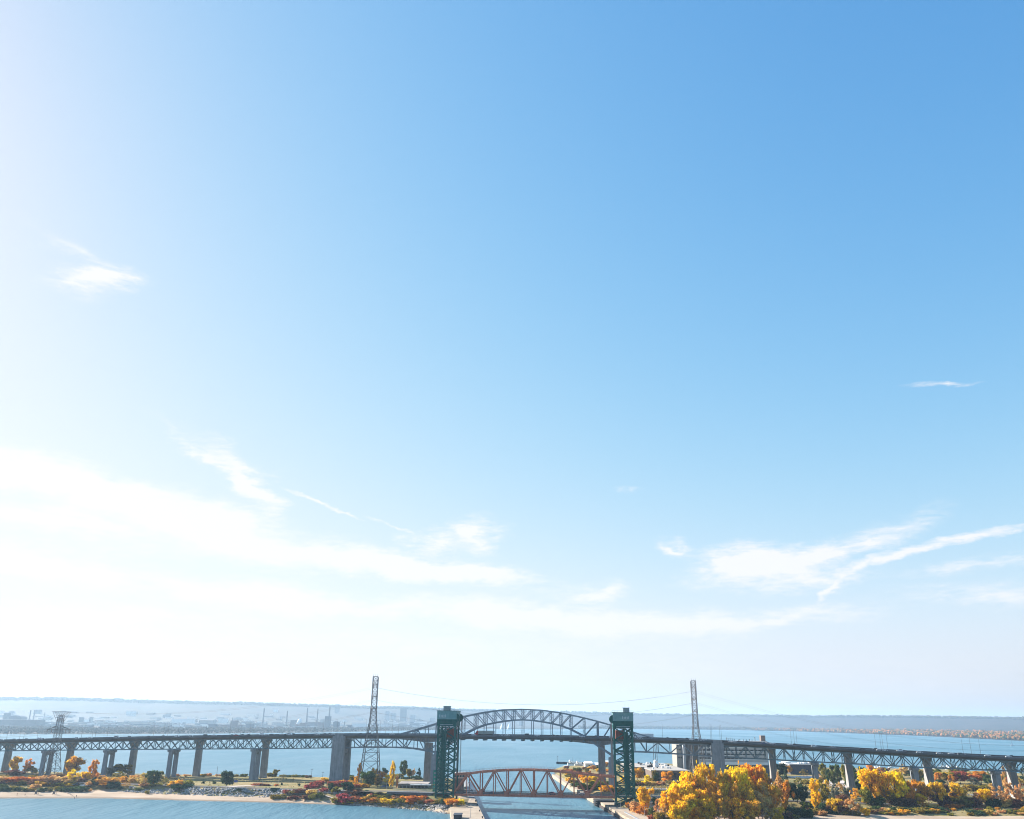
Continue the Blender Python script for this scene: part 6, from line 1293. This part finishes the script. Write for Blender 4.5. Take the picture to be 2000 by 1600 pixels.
for a in [(-60, 68, 1406, 1424, 4550, ind[0], 90, 'vast dark mill shed at the far left behind the bridge'), (15, 41, 1402.5, 1410, 5070, ind[0], 60, 'hump-roofed mill hall above the vast dark shed', 'building', 'round'), (4, 11, 1393, 1412, 5200, ind[1], 40, 'square grey mill tower above the vast dark shed'),
          (633, 643, 1399, 1424, 5590, ind[0], 40, 'dark square mill tower beside the tallest chimney'), (650, 661, 1411, 1424, 5460, ind[0], 40, 'round-topped mill hall left of the big pier', 'building', 'round'), (566, 577, 1407, 1424, 5590, ind[0], 45, 'dark square mill block between the chimneys'), (678, 686, 1416, 1426, 5460, ind[0], 30, 'small dark block right of the round-topped hall'), (600, 634, 1410.5, 1424, 5850, ind[1], 60, 'long grey mill hall left of the tallest chimney'),
          (388, 417, 1407, 1416, 5980, ind[1], 60, 'long grey hall behind the middle of the left spans', 'building', 'gable'), (335, 378, 1404.6, 1406.2, 6370, ind[2], 40, 'long white roof left of the long grey hall'), (336, 355, 1415.8, 1417.5, 5070, ind[2], 30, 'short white roof low on the far left shore'), (160, 172, 1405.5, 1407.2, 6370, ind[2], 30, 'small white roof right of the shorter pylon'), (688, 716, 1413, 1416, 6110, ind[2], 40, 'white hall roof just left of the tall pylon'), (100, 133, 1419.8, 1421.4, 4550, ind[4], 20, 'low rusty shed on the far left shore'),
          (420, 470, 1416, 1422, 5070, ind[4], 40, 'long rusty shed on the far shore'), (240, 300, 1410.5, 1413, 6110, ind[1], 40, 'low grey warehouse at far left'), (480, 505, 1412.5, 1417, 5720, ind[1], 40, 'low grey warehouse left of the chimneys'), (575, 596, 1412, 1420, 5525, ind[4], 40, 'rusty furnace building between two chimneys'),
          (116.5, 125, 1361.5, 1374, 8493, ind[3], 40, 'lone tower block on the far left hilltop'), (220.5, 229, 1363.5, 1376, 8668, ind[3], 40, 'lone tower block on the hilltop left of the blue piers'), (484, 496.5, 1371, 1381, 9181, ind[3], 50, 'wide block on the hilltop above the left spans'), (653, 661, 1376, 1396, 8776, ind[3], 40, 'slim tower rising over the hill left of the tall pylon'), (781, 793, 1382.5, 1404, 8506, ind[0], 40, 'dark city tower left of the left green tower'), (532, 540, 1386, 1406, 8371, ind[2], 30, 'pale city tower behind the chimneys'), (752, 760, 1389, 1405, 8506, ind[3], 40, 'grey city block right of the tall pylon'), (801, 811, 1397, 1408, 8506, ind[3], 40, 'low city block beside the dark city tower'), (763, 772, 1393, 1406, 8641, ind[3], 40, 'grey city block between tall pylon and dark city tower'), (839, 849, 1403, 1410, 8506, ind[3], 40, 'low white city block just left of the green tower'),
          (1013, 1021, 1409.5, 1424, 9316, ind[3], 40, 'pale far tower seen through the arch'), (1057, 1062, 1414, 1424, 9316, ind[2], 20, 'small white far tower seen through the arch'), (905, 940, 1417, 1422, 9316, ind[1], 60, 'long far shed seen under the left half of the arch')]: far_block(*a)
for px, yt, yb, w, lab in [(56.5, 1388, 1408, 2.2, 'left of the twin chimneys at far left'), (64.5, 1387, 1408, 2.2, 'right of the twin chimneys at far left'), (84.5, 1392, 1410, 1.2, 'thin chimney left of the shorter pylon'), (513, 1384, 1416, 2.4, 'leftmost tall chimney of the mill row'), (559, 1389, 1418, 2.2, 'second chimney of the mill row, slightly shorter'), (598, 1383.5, 1418, 2.4, 'third tall chimney of the mill row'), (618.5, 1385, 1418, 1.7, 'slim chimney with a collar beside the dark tower'), (641.8, 1380, 1416, 2.4, 'tallest chimney rising from the dark mill tower'), (453, 1402, 1418, 1.6, 'short chimney above the left spans'), (672, 1410, 1424, 1.6, 'short chimney left of the big pier')]:
    Y = 5700.0; x = X_at(px, Y, yb); r_ = metres(w, (x, Y, 30))/2; o = empty('chimney', (x, Y, 4)); tag(o, lab, 'chimney'); zt = Z_at(px, yt, Y)
    b = MB(); b.lathe([(r_*1.25, 0), (r_, zt-4)], 12, (x, Y, 4)); b.build('stack', ind[0], o); b = MB(); b.lathe([(r_*1.15, 0), (r_*1.15, 3)], 12, (x, Y, zt)); b.build('rim', ind[3], o)
    if abs(px-618.5) < 1: b = MB(); b.lathe([(r_*2.4, 0), (r_*2.4, 4)], 10, (x, Y, zt-26)); b.build('collar', ind[0], o)
for px, w, lab in ((981, 9, 'left of two white cone piles seen through the arch'), (994.5, 8, 'right of two white cone piles seen through the arch')):
    p = ground(px, 1423.5, 2.0); Y = 6800; x = X_at(px, Y, 1423); h = Z_at(px, 1412.5, Y); b = MB(); r_ = metres(w, (x, Y, 10))/2; b.lathe([(r_, 0), (r_*.95, 6), (r_*.5, h*.6), (.5, h)], 16, (x, Y, 1)); tag(b.build('storage_dome', ind[2], smooth=True), lab, 'dome')
# steam puff
Y = 5500.0; b = MB(); r2 = random.Random(9)
for k in range(22):
    u = r2.random(); x = X_at(582+r2.uniform(-2, 3)+u*5, Y, 1412); z = Z_at(585, 1415-u*9, Y); b.lathe([(.2, -1), (2.6, -.6), (3.6, 0), (2.8, .7), (.2, 1.1)], 8, (x, Y+r2.uniform(-5, 5), z)); 
    for i in range(len(b.v)-40, len(b.v)): v = b.v[i]; s_ = 1.5+u*1.6; b.v[i] = (x+(v[0]-x)*s_, v[1], z+(v[2]-z)*4.2*s_*.6)
tag(b.build('steam_cloud', mat('white steam', (.9, .9, .9), var=.03), smooth=True), 'white puff of steam between the mill chimneys', 'steam')
r2 = random.Random(21)
for k in range(14):
    px = r2.uniform(1740, 2010); f = r2.uniform(.02, .14); p = far_z(px, f); w = r2.uniform(9, 18); o = empty('far_house', p)
    boxpart('wall', ind[2] if k % 3 else ind[3], o, p.x-w, p.x+w, p.y-6, p.y+6, p.z-1, p.z+9+r2.uniform(0, 5)); z = p.z+13
    b = MB(); b.hexa([(p.x-w-1, p.y-7, z), (p.x+w+1, p.y-7, z), (p.x+w+1, p.y+7, z), (p.x-w-1, p.y+7, z), (p.x-w, p.y-.5, z+5), (p.x+w, p.y-.5, z+5), (p.x+w, p.y+.5, z+5), (p.x-w, p.y+.5, z+5)]); b.build('roof', ind[1], o)
    later_label(o, px, 'pale house', 'among the autumn trees on the far right shore', 'house', 'houses on the far right shore')
give_labels()
# ---------------------------------------------------------------- haze
b = MB(); b.box(-14000, 14000, -3000, 20000, -4, 305); hz = b.build('haze', MATS['asphalt'])
hm = bpy.data.materials.new('haze'); hm.use_nodes = True; nt = hm.node_tree; nt.nodes.clear()
ho = nt.nodes.new('ShaderNodeOutputMaterial'); hv = nt.nodes.new('ShaderNodeVolumePrincipled'); hv.inputs['Color'].default_value = (.56, .77, 1.0, 1); hv.inputs['Density'].default_value = HAZE_D; hv.inputs['Anisotropy'].default_value = .34
nt.links.new(hv.outputs[0], ho.inputs['Volume']); hz.data.materials.clear(); hz.data.materials.append(hm); tag(hz, kind='stuff')
hz.display_type = 'WIRE'
